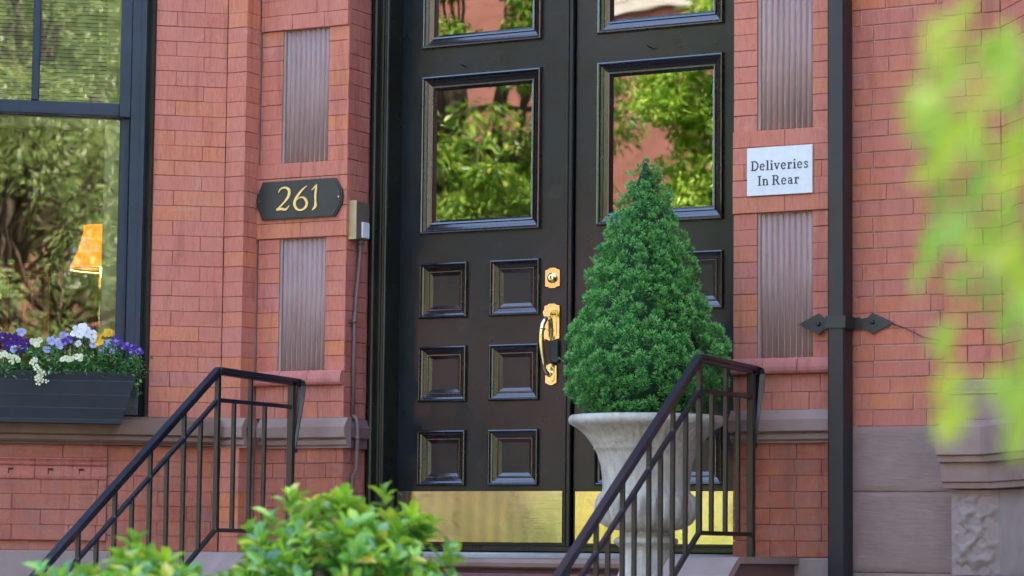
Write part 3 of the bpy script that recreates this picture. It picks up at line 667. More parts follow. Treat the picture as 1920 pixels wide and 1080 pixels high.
# astragal on the active leaf
q = MB(); q.prism([(-0.021, 0.34), (-0.034, 0.30), (-0.034, 0.290), (-0.031, 0.286), (-0.025, 0.286), (-0.022, 0.291), (-0.019, 0.291), (-0.016, 0.285), (-0.006, 0.285), (-0.003, 0.289), (-0.003, 0.30), (-0.012, 0.304), (-0.012, 0.34)], -0.006, 2.78, 'z')
q.obj('astragal', [M['door']], dl)
def screws(mb, pts, y, r=0.004, mi=1):
    for (x, z) in pts: mb.tube([(x, y + 0.001, z), (x, y - 0.0018, z)], r, 8, mi)
q = MB(); q.box(-0.815, -0.042, 0.2955, 0.2995, 0.006, 0.215, 0, None, 0.001); screws(q, [(-0.80, 0.2), (-0.055, 0.2), (-0.055, 0.02), (-0.6, 0.2), (-0.25, 0.2), (-0.4, 0.02), (-0.06, 0.085)], 0.2955)
q.obj('kick_plate', [M['kick'], M['chrome']], dl)
q = MB(); q.box(0.012, 0.78, 0.3015, 0.3055, 0.004, 0.213, 0, None, 0.001); screws(q, [(0.035, 0.195), (0.035, 0.02), (0.3, 0.2), (0.66, 0.195), (0.66, 0.02), (0.5, 0.2)], 0.3015)
q.obj('kick_plate', [M['kick_gold'], M['chrome']], dr)
# deadbolt: shaped rose and cylinder
lk = MB()
def shaped(cx, z0, z1, wd, n=20):
    pts_ = []; hw = wd / 2
    out = [(-hw, z0 + 0.008), (-hw * 0.62, z0 + 0.005), (-hw * 0.35, z0), (hw * 0.35, z0), (hw * 0.62, z0 + 0.005), (hw, z0 + 0.008),
           (hw, z1 - 0.009), (hw * 0.62, z1 - 0.006), (hw * 0.35, z1), (-hw * 0.35, z1), (-hw * 0.62, z1 - 0.006), (-hw, z1 - 0.009)]
    return [(cx + a, b) for a, b in out]
lk.prism([(p[0], p[1]) for p in shaped(-0.0935, 1.036, 1.118, 0.066)], 0.292, 0.2995, 'y')
lk.lathe([(0.0, -0.0), (0.021, -0.0), (0.022, 0.006), (0.019, 0.010), (0.0145, 0.011), (0.014, 0.015), (0.011, 0.016), (0.0, 0.016)], (0, 0, 0), 24)
n0 = len(lk.v) - 24 * 8
for i in range(n0, len(lk.v)):
    x, y, z = lk.v[i]; lk.v[i] = (-0.0935 + x, 0.292 - z, 1.077 + y)
lk.box(-0.0955, -0.0915, 0.2745, 0.2762, 1.069, 1.085, 1)
lk.obj('deadbolt', [M['brass'], M['interior_dark']], dl)
# grip handle: upper plate, thumb latch, curved grip, lower plate
hd = MB()
hd.prism(shaped(-0.094, 0.822, 0.972, 0.068), 0.290, 0.2995, 'y')
hd.prism(shaped(-0.094, 0.834, 0.955, 0.044), 0.284, 0.2905, 'y')
hd.prism(shaped(-0.096, 0.642, 0.728, 0.05), 0.290, 0.2995, 'y')
hd.prism(shaped(-0.096, 0.652, 0.716, 0.030), 0.285, 0.2905, 'y')
gp = [(-0.104, 0.288, 0.915), (-0.108, 0.262, 0.908), (-0.113, 0.248, 0.885), (-0.115, 0.242, 0.85), (-0.114, 0.241, 0.81), (-0.111, 0.244, 0.77), (-0.107, 0.248, 0.735), (-0.105, 0.252, 0.705), (-0.102, 0.27, 0.688), (-0.10, 0.288, 0.68)]
hd.tube(gp, [0.011, 0.012, 0.0115, 0.011, 0.0125, 0.0105, 0.0085, 0.0085, 0.010, 0.009], 12, 1)
hd.tube([(-0.1135, 0.246, 0.872), (-0.114, 0.2445, 0.864)], 0.0145, 12, 1)
hd.prism([(-0.108, 0.918), (-0.080, 0.918), (-0.076, 0.935), (-0.085, 0.948), (-0.103, 0.948), (-0.112, 0.935)], 0.246, 0.252, 'y', 1)
hd.tube([(-0.094, 0.288, 0.930), (-0.094, 0.25, 0.932)], 0.005, 8, 1)
hd.obj('grip_handle', [M['brass'], M['brass']], dl)
q = MB(); q.box(-0.098, -0.062, 0.282, 0.2993, 0.731, 0.821, 0, None, 0.003); q.obj('latch_case', [M['iron_matte']], dl)  # plain dark block on the leaf between the two handle plates
# small nail on the rails over the glass (for a wreath)
for (nx, nz, dd) in ((0.345, 1.988, dr), (-0.515, 1.978, dl)):
    q = MB(); q.tube([(nx, 0.304, nz), (nx - 0.004, 0.27, nz + 0.003), (nx - 0.005, 0.262, nz + 0.016)], 0.0028, 8); q.obj('wreath_hook', [M['iron_matte']], dd)

# --- hall behind the doors (dark)
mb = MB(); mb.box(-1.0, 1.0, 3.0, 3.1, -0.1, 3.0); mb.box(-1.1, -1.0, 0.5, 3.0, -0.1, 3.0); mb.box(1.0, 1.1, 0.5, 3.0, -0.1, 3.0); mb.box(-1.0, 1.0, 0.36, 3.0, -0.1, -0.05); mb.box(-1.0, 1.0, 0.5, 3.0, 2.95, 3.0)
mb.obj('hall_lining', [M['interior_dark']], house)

# --- left window in the cant face
WX0, WX1, WZ0, WZ1 = -1.75, -0.316, 0.512, 2.75
win = MB()
# brick mould: green-black stepped moulding, then jamb
P = [(0.0, 0.10), (0.0, -0.004), (0.006, -0.012), (0.013, -0.014), (0.018, -0.008), (0.022, 0.0), (0.026, 0.004), (0.031, 0.0), (0.035, -0.002), (0.038, 0.006), (0.038, 0.10)]
win.prism([(-0.299 - a * 1.0, b) for a, b in P], WZ0, 2.75, 'z', 0, TL)
win.box(-0.395, -0.3375, 0.012, 0.10, WZ0 + 0.0, 2.75, 1, TL, 0.002)     # jamb / stop
win.box(-0.357, -0.3376, 0.006, 0.0118, WZ0, 2.75, 1, TL)
win.box(-1.60, -0.3376, -0.004, 0.10, 0.512, 0.553, 1, TL, 0.002)
win.box(-1.752, -1.602, -0.008, 0.10, 0.512, 2.75, 1, TL, 0.002)
wo_ = win.obj('window', [M['casing'], M['window_paint']], house, label='tall sash window with dark blue frame in the left bay')
us = MB()   # upper sash
us.box(-0.4435, -0.396, 0.016, 0.05, 1.755, 2.72, 0, TL, 0.003)
us.box(-1.60, -0.4437, 0.016, 0.05, 1.758, 1.812, 0, TL, 0.003)
us.box(-0.806, -0.774, 0.013, 0.05, 1.8125, 2.72, 0, TL, 0.004)
us.box(-1.60, -1.56, 0.016, 0.05, 1.813, 2.72, 0, TL, 0.003)
us.box(-1.60, -0.396, 0.02, 0.05, 2.7205, 2.749, 0, TL)
us_o = us.obj('upper_sash', [M['window_paint']], wo_)
us = MB(); us.box(-1.56, -0.4435, 0.031, 0.035, 1.812, 2.72, 0, TL); us.obj('glass_pane', [M['glass']], wo_)
ls = MB()
ls.box(-0.4365, -0.3952, 0.056, 0.092, 0.555, 1.80, 0, TL, 0.003)
ls.box(-1.60, -0.4367, 0.056, 0.092, 0.555, 0.64, 0, TL, 0.003)
ls.box(-1.60, -0.4367, 0.058, 0.092, 1.765, 1.80, 0, TL, 0.003)
ls.box(-1.60, -1.56, 0.056, 0.092, 0.6405, 1.7648, 0, TL, 0.003)
ls.obj('lower_sash', [M['window_paint']], wo_)
ls = MB(); ls.box(-1.56, -0.4367, 0.072, 0.076, 0.64, 1.765, 0, TL); ls.obj('glass_pane', [M['glass']], wo_)
bl = MB()
z = 1.80
while z < 2.74:
    bl.prism([(0.100, z), (0.100, z + 0.0015), (0.106, z + 0.008), (0.114, z + 0.0145), (0.114, z + 0.013), (0.106, z + 0.0065)], -1.56, -0.45, 'x', 0, TL); z += 0.0165
for sx in (-0.53, -1.1): bl.box(sx - 0.001, sx + 0.001, 0.0965, 0.0985, 1.80, 2.74, 1, TL)
bl.box(-1.56, -0.45, 0.098, 0.126, 1.782, 1.797, 0, TL)
bl.obj('window_blind', [M['blind'], M['trim_white']], wo_)
tr = MB(); tr.box(-0.4950, -0.415, 0.128, 0.20, 0.58, 2.75, 0, TL, 0.003); tr.obj('interior_trim', [M['trim_white']], wo_); tr = MB(); tr.box(-1.6, -0.4955, 0.131, 0.20, 1.72, 1.772, 0, TL, 0.003); tr.obj('interior_trim', [M['trim_white']], wo_); tr = MB(); tr.box(-1.75, -0.415, 0.1302, 0.26, 0.545, 0.575, 0, TL)
tr.obj('interior_trim', [M['trim_white']], wo_)
# room behind the window
rm = MB()
rm.box(-2.6, -0.35, 2.4, 2.5, 0.1, 2.9, 0, TL); rm.box(-0.40, -0.35, 0.205, 2.4, 0.1, 2.9, 0, TL); rm.box(-2.6, -2.5, 0.205, 2.4, 0.1, 2.9, 0, TL)
rm.box(-2.5, -0.40, 0.205, 2.4, 0.1, 0.15, 1, TL); rm.box(-2.5, -0.40, 0.205, 2.4, 2.8, 2.9, 0, TL)
rm.box(-1.22, -1.0, 2.37, 2.3995, 0.6, 2.5, 1, TL); rm.box(-0.96, -0.93, 2.37, 2.3995, 0.15, 2.5, 1, TL)
rm.obj('room_lining', [M['plaster'], M['wood']], house)

# ================================================================== TABLE LAMP, TABLE, CHAIR inside
LC = TL(Vector((-0.474, 0.78, 0)))
lamp = thing('table_lamp', 'lit table lamp with orange pleated shade seen through the left window', 'lamp', (LC.x, LC.y, 0.78))
q = MB(); q.lathe([(0.0, 1.385), (0.078, 1.385), (0.081, 1.382), (0.084, 1.35), (0.104, 1.27), (0.134, 1.205), (0.135, 1.2)], (LC.x, LC.y, 0), 40, 0, lambda z, a: 0.012 * math.sin(a * 10)); q.obj('lamp_shade', [M['shade']], lamp)
q = MB(); q.lathe([(0.05, 0.78), (0.065, 0.785), (0.06, 0.81), (0.02, 0.84), (0.028, 0.92), (0.04, 0.98), (0.028, 1.06), (0.012, 1.1), (0.008, 1.2), (0.0, 1.2)], (LC.x, LC.y, 0), 24); q.obj('lamp_base', [M['brass']], lamp)
q = MB(); q.lathe([(0.1365, 1.192), (0.145, 1.190), (0.145, 1.186), (0.134, 1.188)], (LC.x, LC.y, 0), 40); q.obj('shade_trim', [M['trim_white']], lamp)
pd = bpy.data.lights.new('lamp_bulb', 'POINT'); po = bpy.data.objects.new('lamp_bulb', pd); COL.objects.link(po)
po.location = (0, 0, 0.50); po.parent = lamp; pd.energy = 3.2; pd.color = (1.0, 0.62, 0.25); pd.shadow_soft_size = 0.05
def legged(name, label, cat, s0, s1, y0, y1, ztop, zf=0.152, back=None):
    c = TL(Vector(((s0 + s1) / 2, (y0 + y1) / 2, 0))); o = thing(name, label, cat, (c.x, c.y, zf))
    q = MB(); q.box(s0, s1, y0, y1, ztop - 0.03, ztop, 0, TL, 0.004); q.obj('top' if not back else 'seat', [M['wood']], o)
    for a in (s0 + 0.025, s1 - 0.025):
        for b in (y0 + 0.025, y1 - 0.025):
            q = MB(); q.box(a - 0.018, a + 0.018, b - 0.018, b + 0.018, zf, ztop - 0.0305, 0, TL, 0.003); q.obj('leg', [M['wood']], o)
    if back:
        q = MB()
        for a in np.linspace(s0 + 0.02, s1 - 0.02, 4): q.box(a - 0.014, a + 0.014, y1 - 0.03, y1, ztop + 0.001, back, 0, TL, 0.003)
        q.box(s0, s1, y1 - 0.032, y1 + 0.002, back + 0.0005, back + 0.06, 0, TL, 0.004); q.obj('backrest', [M['wood']], o)
    return o
legged('side_table', 'small wooden side table under the orange lamp inside the window', 'table', -0.75, -0.43, 0.60, 0.98, 0.779)
legged('wooden_chair', 'wooden slat-back chair in the lamp-lit room behind the window', 'chair', -1.0, -0.68, 0.95, 1.30, 0.55, 0.152, 1.2)

# ================================================================== NEIGHBOUR HOUSE (right)
nb = thing('neighbour_house', 'neighbouring red brick house with pale mortar on a mauve stone base, right of the downspout', 'house', (1.8, 0, ZG))
mb = MB(); mb.box(1.2805, 1.75, 0.0055, 0.5, ZG, H); mb.box(1.75, 1.925, -0.09, 0.5, ZG, H)
mb.box(1.2805, 9, 0.5, 9.0, ZG, H)
mb.sheet(0.0, 3.2, ZG, H, [], 0.0055, 0.3, 0, TR)
mb.obj('wall', M['mortar_light'], nb)
mb = MB(); mb.box(3.95, 9, -2.58, 0.5, ZG, H); mb.obj('bay_front', M['brick_front'], nb)
f = MB(); NC = 0.0598
def nrow(i):
    base = {0: [1.33, 1.405, 1.61], 1: [1.36, 1.56], 2: [1.31, 1.46, 1.66], 3: [1.40, 1.62]}[i % 4]
    return [b + random.uniform(-.008, .008) for b in base]
bricks(f, 1.283, 1.745, 0.441, 2.9, NC, nrow, ID, gap=0.0055, depth=0.012)
bricks(f, 1.712, 1.928, 0.60, 2.9, NC, lambda i: [1.80 if i % 2 else 1.86], lambda q: q + Vector((0, -0.1, 0)), gap=0.0055, depth=0.012)
bricks(f, 0.002, 3.2, 0.60, 2.9, NC, running(0.21, 0.5, 0.0), TR, gap=0.0055, depth=0.012)
f.obj('brick_facing', [M['brick_far']], nb)
mb = MB(); mb.box(1.28, 9, 0, 9, H, H + 0.3); mb.obj('roof', [M['roof']], nb)
# stone base blocks
def rough_block(mb, x0, x1, z0, z1, T, amp, yb=0.03, yf=0.0, res=0.012, edge=0.012, seed=0.0, fsc=9.0):
    nx = max(2, int((x1 - x0) / res)); nz = max(2, int((z1 - z0) / res)); V = []
    for j in range(nz + 1):
        for i in range(nx + 1):
            x = x0 + (x1 - x0) * i / nx; z = z0 + (z1 - z0) * j / nz
            d = min(x - x0, x1 - x, z - z0, z1 - z); e = min(1.0, d / edge) if edge > 0 else 1
            pv = Vector((x * fsc + seed, z * fsc, seed)); h = (noise.fractal(pv, 1.0, 2.1, 5) * (0.5 if amp > 0.01 else 1.0) + ((noise.voronoi(pv * 1.1)[0][0] - 0.5) * 1.3 if amp > 0.01 else 0)) * amp * e
            V.append(T(Vector((x, yf - h - 0.003 * e, z))))
    n1 = nx + 1
    F = [(j * n1 + i, j * n1 + i + 1, (j + 1) * n1 + i + 1, (j + 1) * n1 + i) for j in range(nz) for i in range(nx)]
    mb.add(V, F, 0, True)
    mb.box(x0, x1, yf + 0.0005, yb, z0, z1, 0, T)
b = MB()
for (z0, z1, sd_) in ((0.2025, 0.438, 1.0), (-0.093, 0.1985, 4.0), (-0.40, -0.097, 8.0), (-0.9, -0.404, 9.0), (ZG, -0.904, 3.0)):
    rough_block(b, 1.30, 1.748, z0, z1, lambda q: q + Vector((0, -0.006, 0)), 0.0035, yb=0.03, edge=0.008, seed=sd_, fsc=7)
b.obj('stone_base', [M['combed']], nb)
b = MB(); lp = [(0.02, 0.452), (-0.055, 0.452), (-0.105, 0.424), (-0.105, 0.327), (-0.090, 0.322), (-0.090, 0.302), (-0.07, 0.297), (-0.07, 0.232), (-0.060, 0.227), (-0.060, 0.208), (0.02, 0.205)]
def ledge(x0, x1, T, m0, m1):
    # m0/m1: mitre shift per unit of projection at each end
    n = len(lp); V = []
    for (xe, mm) in ((x0, m0), (x1, m1)):
        for (y, zz) in lp: V.append(T(Vector((xe + mm * min(0, y), y, zz))))
    F = [tuple(range(n))[::-1], tuple(range(n, 2 * n))] + [(i, (i + 1) % n, n + (i + 1) % n, n + i) for i in range(n)]
    b.add(V, F, 0)
S1 = lambda q: q + Vector((0, -0.1, 0))
mt = math.tan(AR / 2)
ledge(1.74, 1.93, S1, 0.25, mt); ledge(0.0, 3.2, TR, -mt, 0)
b.obj('stone_ledge', [M['brownstone']], nb)
b = MB(); b.box(1.742, 1.93, -0.118, -0.05, 0.4525, 0.545, 0, None, 0.003); b.box(1.742, 1.93, -0.124, -0.05, 0.5455, 0.56, 0, None, 0.003); b.box(1.742, 1.93, -0.114, -0.05, 0.5605, 0.597, 0, None, 0.003)
b.box(0.006, 3.2, -0.018, 0.05, 0.4525, 0.545, 0, TR, 0.003); b.box(0.008, 3.2, -0.024, 0.05, 0.5455, 0.56, 0, TR, 0.003); b.box(0.01, 3.2, -0.014, 0.05, 0.5605, 0.597, 0, TR, 0.003)
b.obj('stone_ledge', [M['brownstone']], nb)
b = MB()
rough_block(b, 1.745, 1.926, -0.10, 0.203, lambda q: q + Vector((0, -0.125, 0)), 0.022, yb=0.06, edge=0.03, seed=12.3, fsc=20, res=0.006)
rough_block(b, 1.745, 1.926, -0.44, -0.104, lambda q: q + Vector((0, -0.118, 0)), 0.03, yb=0.06, edge=0.03, seed=2.3, fsc=11)
rough_block(b, 0.012, 3.2, -0.10, 0.203, lambda q: TR(q + Vector((0, -0.02, 0))), 0.006, yb=0.05, edge=0.02, seed=6.3)
rough_block(b, 0.012, 3.2, -0.44, -0.104, lambda q: TR(q + Vector((0, -0.02, 0))), 0.006, yb=0.05, edge=0.02, seed=6.9)
b.obj('rock_faced_stone', [M['brownstone_pale']], nb)

# ================================================================== DOWNSPOUT
dp = thing('downspout', 'square dark blue downspout strapped to the wall right of the white sign', 'drainpipe', (1.29, -0.07, ZG))
mb = MB(); mb.box(1.259, 1.326, -0.1, 0.0-0.012, ZG, 6.0, 0, None, 0.006); 
mb.obj('pipe', [M['pipe']], dp)
mb = MB(); mb.box(1.2575, 1.3275, -0.1025, -0.0125, 1.19, 1.192, 0); mb.obj('pipe_seam', [M['chrome']], dp) if False else None
br = MB()
def diamond(cx, cz, wd, hh, y0, y1, flip):
    s = -1 if flip else 1
    pts_ = [(cx - s * 0.052, cz + 0.017), (cx - s * 0.02, cz + 0.022), (cx, cz + hh), (cx + s * wd, cz), (cx, cz - hh), (cx - s * 0.02, cz - 0.022), (cx - s * 0.052, cz - 0.017)]
    br.prism(pts_, y0, y1, 'y')
diamond(1.188, 0.826, 0.082, 0.04, -0.010, -0.002, True)
diamond(1.402, 0.822, 0.082, 0.04, -0.010, -0.002, False)
br.box(1.2525, 1.3325, -0.1065, -0.101, 0.80, 0.846, 0, None, 0.001)
br.box(1.2525, 1.2578, -0.1005, -0.0105, 0.80, 0.846); br.box(1.3272, 1.3325, -0.1005, -0.0105, 0.80, 0.846)
br.box(1.236, 1.2524, -0.0105, -0.003, 0.80, 0.846); br.box(1.3326, 1.352, -0.0105, -0.003, 0.80, 0.846)
for cx in (1.188, 1.402):
    br.tube([(cx, -0.008, 0.826), (cx, -0.015, 0.826), (cx, -0.019, 0.826)], [0.009, 0.008, 0.004], 10, 1)
br.obj('strap_bracket', [M['iron_matte'], M['iron_rail']], dp)
# thin cable on the neighbour wall
mb = MB(); mb.tube([(1.483, -0.008, 0.817), (1.53, -0.01, 0.80), (1.60, -0.009, 0.765), (1.66, -0.009, 0.752), (1.712, -0.009, 0.742)], 0.0022, 6)
mb.obj('wall_cable', [M['iron_matte']], None, loc=(1.6, -0.009, 0.77), label='thin dark cable drooping across the brick from the pipe bracket', category='cable')

# ================================================================== NUMBER PLATE
npl = thing('house_number_plate', 'black house number plate with gold numerals 261 on the left pilaster', 'number plate', (-1.13, -0.004, 1.41))
pts_ = [(-1.322, 1.492), (-0.945, 1.496)]
def arc(cx, cz, r0, a0, a1, n=6): return [(cx + r0 * math.cos(math.radians(a0 + (a1 - a0) * i / n)), cz + r0 * math.sin(math.radians(a0 + (a1 - a0) * i / n))) for i in range(n + 1)]
outl = [(-1.305, 1.497), (-0.948, 1.497), (-0.930, 1.470), (-0.915, 1.446), (-0.912, 1.418), (-0.915, 1.39), (-0.930, 1.365), (-0.948, 1.337),
        (-1.305, 1.337), (-1.316, 1.365), (-1.330, 1.39), (-1.334, 1.418), (-1.330, 1.446), (-1.316, 1.470)]
q = MB(); q.prism(outl, -0.014, -0.003, 'y'); 
q.prism([(x + (0.006 if x < -1.12 else -0.006), z + (0.004 if z < 1.417 else -0.004)) for x, z in outl], -0.017, -0.0141, 'y')
screws(q, [(-1.318, 1.417), (-0.928, 1.417)], -0.017, 0.004, 1); q.obj('plate', [M['plate_black'], M['chrome']], npl)
def ribbon(mb, pts, wd, y0, y1, mi=0, T=None):
    pts = [Vector((p[0], p[1])) for p in pts]; wd = wd if isinstance(wd, (list, tuple)) else [wd] * len(pts)
    Lf, Rt = [], []
    for i, p in enumerate(pts):
        d = (pts[min(i + 1, len(pts) - 1)] - pts[max(0, i - 1)]).normalized(); nn = Vector((-d.y, d.x))
        Lf.append(p + nn * wd[i] / 2); Rt.append(p - nn * wd[i] / 2)
    V = [Vector((a.x, y, a.y)) for y in (y0, y1) for a in Lf + Rt]; n = len(pts); F = []
    for i in range(n - 1):
        F += [(i, i + 1, n + i + 1, n + i), (2 * n + i, 3 * n + i, 3 * n + i + 1, 2 * n + i + 1), (i, 2 * n + i, 2 * n + i + 1, i + 1), (n + i, n + i + 1, 3 * n + i + 1, 3 * n + i)]
    F += [(0, n, 3 * n, 2 * n), (n - 1, 3 * n - 1, 4 * n - 1, 2 * n - 1)]
    if T: V = [T(v) for v in V]
    mb.add(V, F, mi)
def spline(ctrl, n=8):
    out = []; c = [ctrl[0]] + list(ctrl) + [ctrl[-1]]
    for i in range(1, len(c) - 2):
        for t in np.linspace(0, 1, n, endpoint=False):
            a = [0.5 * (2 * c[i][k] + (c[i + 1][k] - c[i - 1][k]) * t + (2 * c[i - 1][k] - 5 * c[i][k] + 4 * c[i + 1][k] - c[i + 2][k]) * t * t + (3 * c[i][k] - c[i - 1][k] - 3 * c[i + 1][k] + c[i + 2][k]) * t ** 3) for k in range(len(c[0]))]
            out.append(a)
    out.append(list(ctrl[-1])); return out
# each control: x, z, width (unit box about 0.6 x 1)
NUM = {
 '2': [[(0.12, 0.80, 0.04), (0.22, 0.95, 0.09), (0.42, 1.0, 0.10), (0.60, 0.88, 0.16), (0.58, 0.62, 0.16), (0.36, 0.34, 0.10), (0.06, 0.08, 0.06)],
       [(0.04, 0.07, 0.13), (0.25, 0.10, 0.14), (0.45, 0.06, 0.13), (0.58, 0.16, 0.06), (0.62, 0.24, 0.03)]],
 '6': [[(0.66, 1.02, 0.03), (0.45, 0.86, 0.10), (0.20, 0.56, 0.16), (0.10, 0.30, 0.17), (0.20, 0.07, 0.13), (0.40, 0.0, 0.09), (0.60, 0.10, 0.15), (0.66, 0.30, 0.16), (0.54, 0.50, 0.12), (0.36, 0.54, 0.07), (0.20, 0.44, 0.04)]],
 '1': [[(0.18, 0.82, 0.04), (0.36, 0.98, 0.09), (0.44, 1.05, 0.03)], [(0.40, 0.98, 0.12), (0.36, 0.6, 0.12), (0.37, 0.3, 0.12), (0.36, 0.12, 0.16), (0.22, -0.04, 0.03)]],
}
for ch, x0 in (('2', -1.234), ('6', -1.152), ('1', -1.078)):
    q = MB(); hgt = 0.098
    for i, st in enumerate(NUM[ch]):
        sp = spline(st, 7); ribbon(q, [(x0 + p[0] * hgt * 1.1, 1.370 + p[1] * hgt) for p in sp], [max(0.0018, p[2] * hgt * 0.76) for p in sp], -0.0215 - 0.0003 * i, -0.0172)
    q.obj('numeral', [M['numeral']], npl)

# ================================================================== DELIVERIES SIGN
sg = thing('delivery_sign', 'small white sign reading Deliveries In Rear on the right pilaster', 'sign', (1.03, -0.004, 1.41))
q = MB(); q.box(0.895, 1.163, -0.009, -0.003, 1.322, 1.506, 0, None, 0.001); q.obj('plate', [M['sign_white']], sg)
# slab serif glyphs: strokes in a unit box (x 0..w, x-height .68, cap 1)
def A_(cx, cy, rx, ry, a0, a1, n=10): return [(cx + rx * math.cos(math.radians(a0 + (a1 - a0) * i / n)), cy + ry * math.sin(math.radians(a0 + (a1 - a0) * i / n))) for i in range(n + 1)]
K, T1 = 0.15, 0.075   # thick, thin
def sf(x, y, w=0.34): return ([(x - w / 2, y), (x + w / 2, y)], 0.08)
GLY = {
 'D': (0.86, [([(0.20, 0.02), (0.20, 0.98)], K), (A_(0.34, 0.5, 0.42, 0.46, 88, -88, 14), 0.13), ([(0.02, 0.96), (0.38, 0.96)], 0.08), ([(0.02, 0.04), (0.38, 0.04)], 0.08)]),
 'e': (0.62, [([(0.10, 0.36), (0.50, 0.36)], T1), (A_(0.30, 0.34, 0.21, 0.31, 5, 325, 18), 0.115)]),
 'l': (0.36, [([(0.18, 0.02), (0.18, 1.0)], K), ([(0.03, 0.97), (0.18, 0.97)], 0.08), sf(0.18, 0.04)]),
 'i': (0.36, [([(0.18, 0.02), (0.18, 0.66)], K), ([(0.03, 0.63), (0.18, 0.63)], 0.08), sf(0.18, 0.04), ([(0.18, 0.82), (0.18, 0.98)], 0.16)]),
 'v': (0.64, [([(0.12, 0.64), (0.32, 0.03)], 0.13), ([(0.32, 0.03), (0.53, 0.64)], 0.08), sf(0.13, 0.64, 0.26), sf(0.52, 0.64, 0.24)]),
 'r': (0.54, [([(0.18, 0.02), (0.18, 0.66)], K), ([(0.03, 0.63), (0.18, 0.63)], 0.08), sf(0.20, 0.04, 0.38), (A_(0.38, 0.40, 0.18, 0.24, 160, 60, 6), 0.10), ([(0.44, 0.56), (0.48, 0.50)], 0.14)]),
 's': (0.52, [(spline([(0.44, 0.50), (0.36, 0.63), (0.20, 0.63), (0.13, 0.50), (0.26, 0.36), (0.42, 0.22), (0.34, 0.05), (0.16, 0.05), (0.08, 0.18)], 5), 0.11)]),
 'I': (0.44, [([(0.22, 0.02), (0.22, 0.98)], K), sf(0.22, 0.96, 0.38), sf(0.22, 0.04, 0.38)]),
 'n': (0.74, [([(0.18, 0.02), (0.18, 0.66)], K), ([(0.03, 0.63), (0.18, 0.63)], 0.08), sf(0.19, 0.04, 0.3), (A_(0.38, 0.42, 0.17, 0.22, 170, 0, 9), 0.10), ([(0.55, 0.44), (0.55, 0.02)], 0.14), sf(0.56, 0.04, 0.3)]),
 'R': (0.90, [([(0.20, 0.02), (0.20, 0.98)], K), ([(0.02, 0.96), (0.42, 0.96)], 0.08), ([(0.02, 0.04), (0.38, 0.04)], 0.08), (A_(0.40, 0.73, 0.24, 0.22, 88, -88, 12), 0.12), ([(0.20, 0.51), (0.42, 0.51)], T1), ([(0.46, 0.50), (0.70, 0.06)], 0.14), ([(0.66, 0.04), (0.86, 0.04)], 0.08)]),
 'a': (0.64, [(spline([(0.12, 0.50), (0.20, 0.63), (0.36, 0.62), (0.42, 0.46)], 5), 0.10), ([(0.42, 0.48), (0.42, 0.08), (0.56, 0.04)], 0.13), (A_(0.27, 0.20, 0.16, 0.17, 20, 320, 14), 0.10)]),
 ' ': (0.42, []),
}
def text(mb, s_, cx, zb, h, y0, track=0.06, width=None):
    tot = sum(GLY[c][0] + track for c in s_) - track; sx = (width / tot) if width else h
    x = cx - tot * sx / 2
    for c in s_:
        w_, st = GLY[c]
        for i, (pts, wd) in enumerate(st):
            p = [(x + a[0] * sx, zb + a[1] * h) for a in pts]
            if len(p) == 2 and abs(p[0][1] - p[1][1]) < 1e-6: ribbon(mb, p, wd * h, y0 - 0.0012 - 0.00012 * i, y0)
            else: ribbon(mb, p, wd * sx * 1.0, y0 - 0.0012 - 0.00012 * i, y0)
        x += (w_ + track) * sx
q = MB(); text(q, 'Deliveries', 1.029, 1.418, 0.037, -0.0091, width=0.236); q.obj('lettering', [M['sign_ink']], sg); q = MB()
text(q, 'In', 0.9625, 1.360, 0.037, -0.0091, width=0.047); q.obj('lettering', [M['sign_ink']], sg); q = MB(); text(q, 'Rear', 1.054, 1.360, 0.037, -0.0091, width=0.112); q.obj('lettering', [M['sign_ink']], sg)

# ================================================================== METAL BOX + CONDUIT on the jamb
bx = thing('entry_box', 'small cream metal box with white tag on the brick jamb beside the door', 'electrical box', (-0.885, 0.07, 1.24))
q = MB(); q.box(-0.903, -0.866, 0.0225, 0.026, 1.243, 1.404, 0, None, 0.001); q.box(-0.903, -0.867, 0.0262, 0.128, 1.245, 1.402, 1, None, 0.002)
q.obj('case', [M['box_cream'], M['box_side']], bx)
q = MB(); q.box(-0.8668, -0.858, 0.062, 0.118, 1.252, 1.318, 0, None, 0.003); q.obj('cover_tag', [M['sign_white']], bx)
cn = MB(); cn.tube([(-0.884, 0.088, 1.246), (-0.884, 0.088, 1.20), (-0.886, 0.082, 1.12), (-0.888, 0.070, 1.02), (-0.889, 0.061, 0.92), (-0.889, 0.058, 0.8), (-0.889, 0.058, 0.52)], 0.0085, 10)
cn.tube([(-0.889, 0.058, 0.52), (-0.869, 0.058, 0.50), (-0.866, 0.058, 0.47), (-0.866, 0.058, 0.30), (-0.885, 0.058, 0.27), (-0.889, 0.058, 0.2), (-0.889, 0.058, -0.10)], 0.0085, 10)
cn.tube([(-0.884, 0.088, 1.246), (-0.884, 0.088, 1.228)], 0.013, 12)
for zz in (0.90, 0.42):
    xx = -0.889 if zz > .6 else -0.866
    cn.tube([(xx, 0.058, zz), (xx, 0.058, zz + 0.012)], 0.0115, 10)
    if zz > 0.6: cn.box(-0.904, -0.900, 0.03, 0.085, zz, zz + 0.012)
cn.obj('conduit', [M['conduit']], None, loc=(-0.889, 0.058, -0.1), label='thin brown conduit running down the jamb from the cream box', category='conduit')

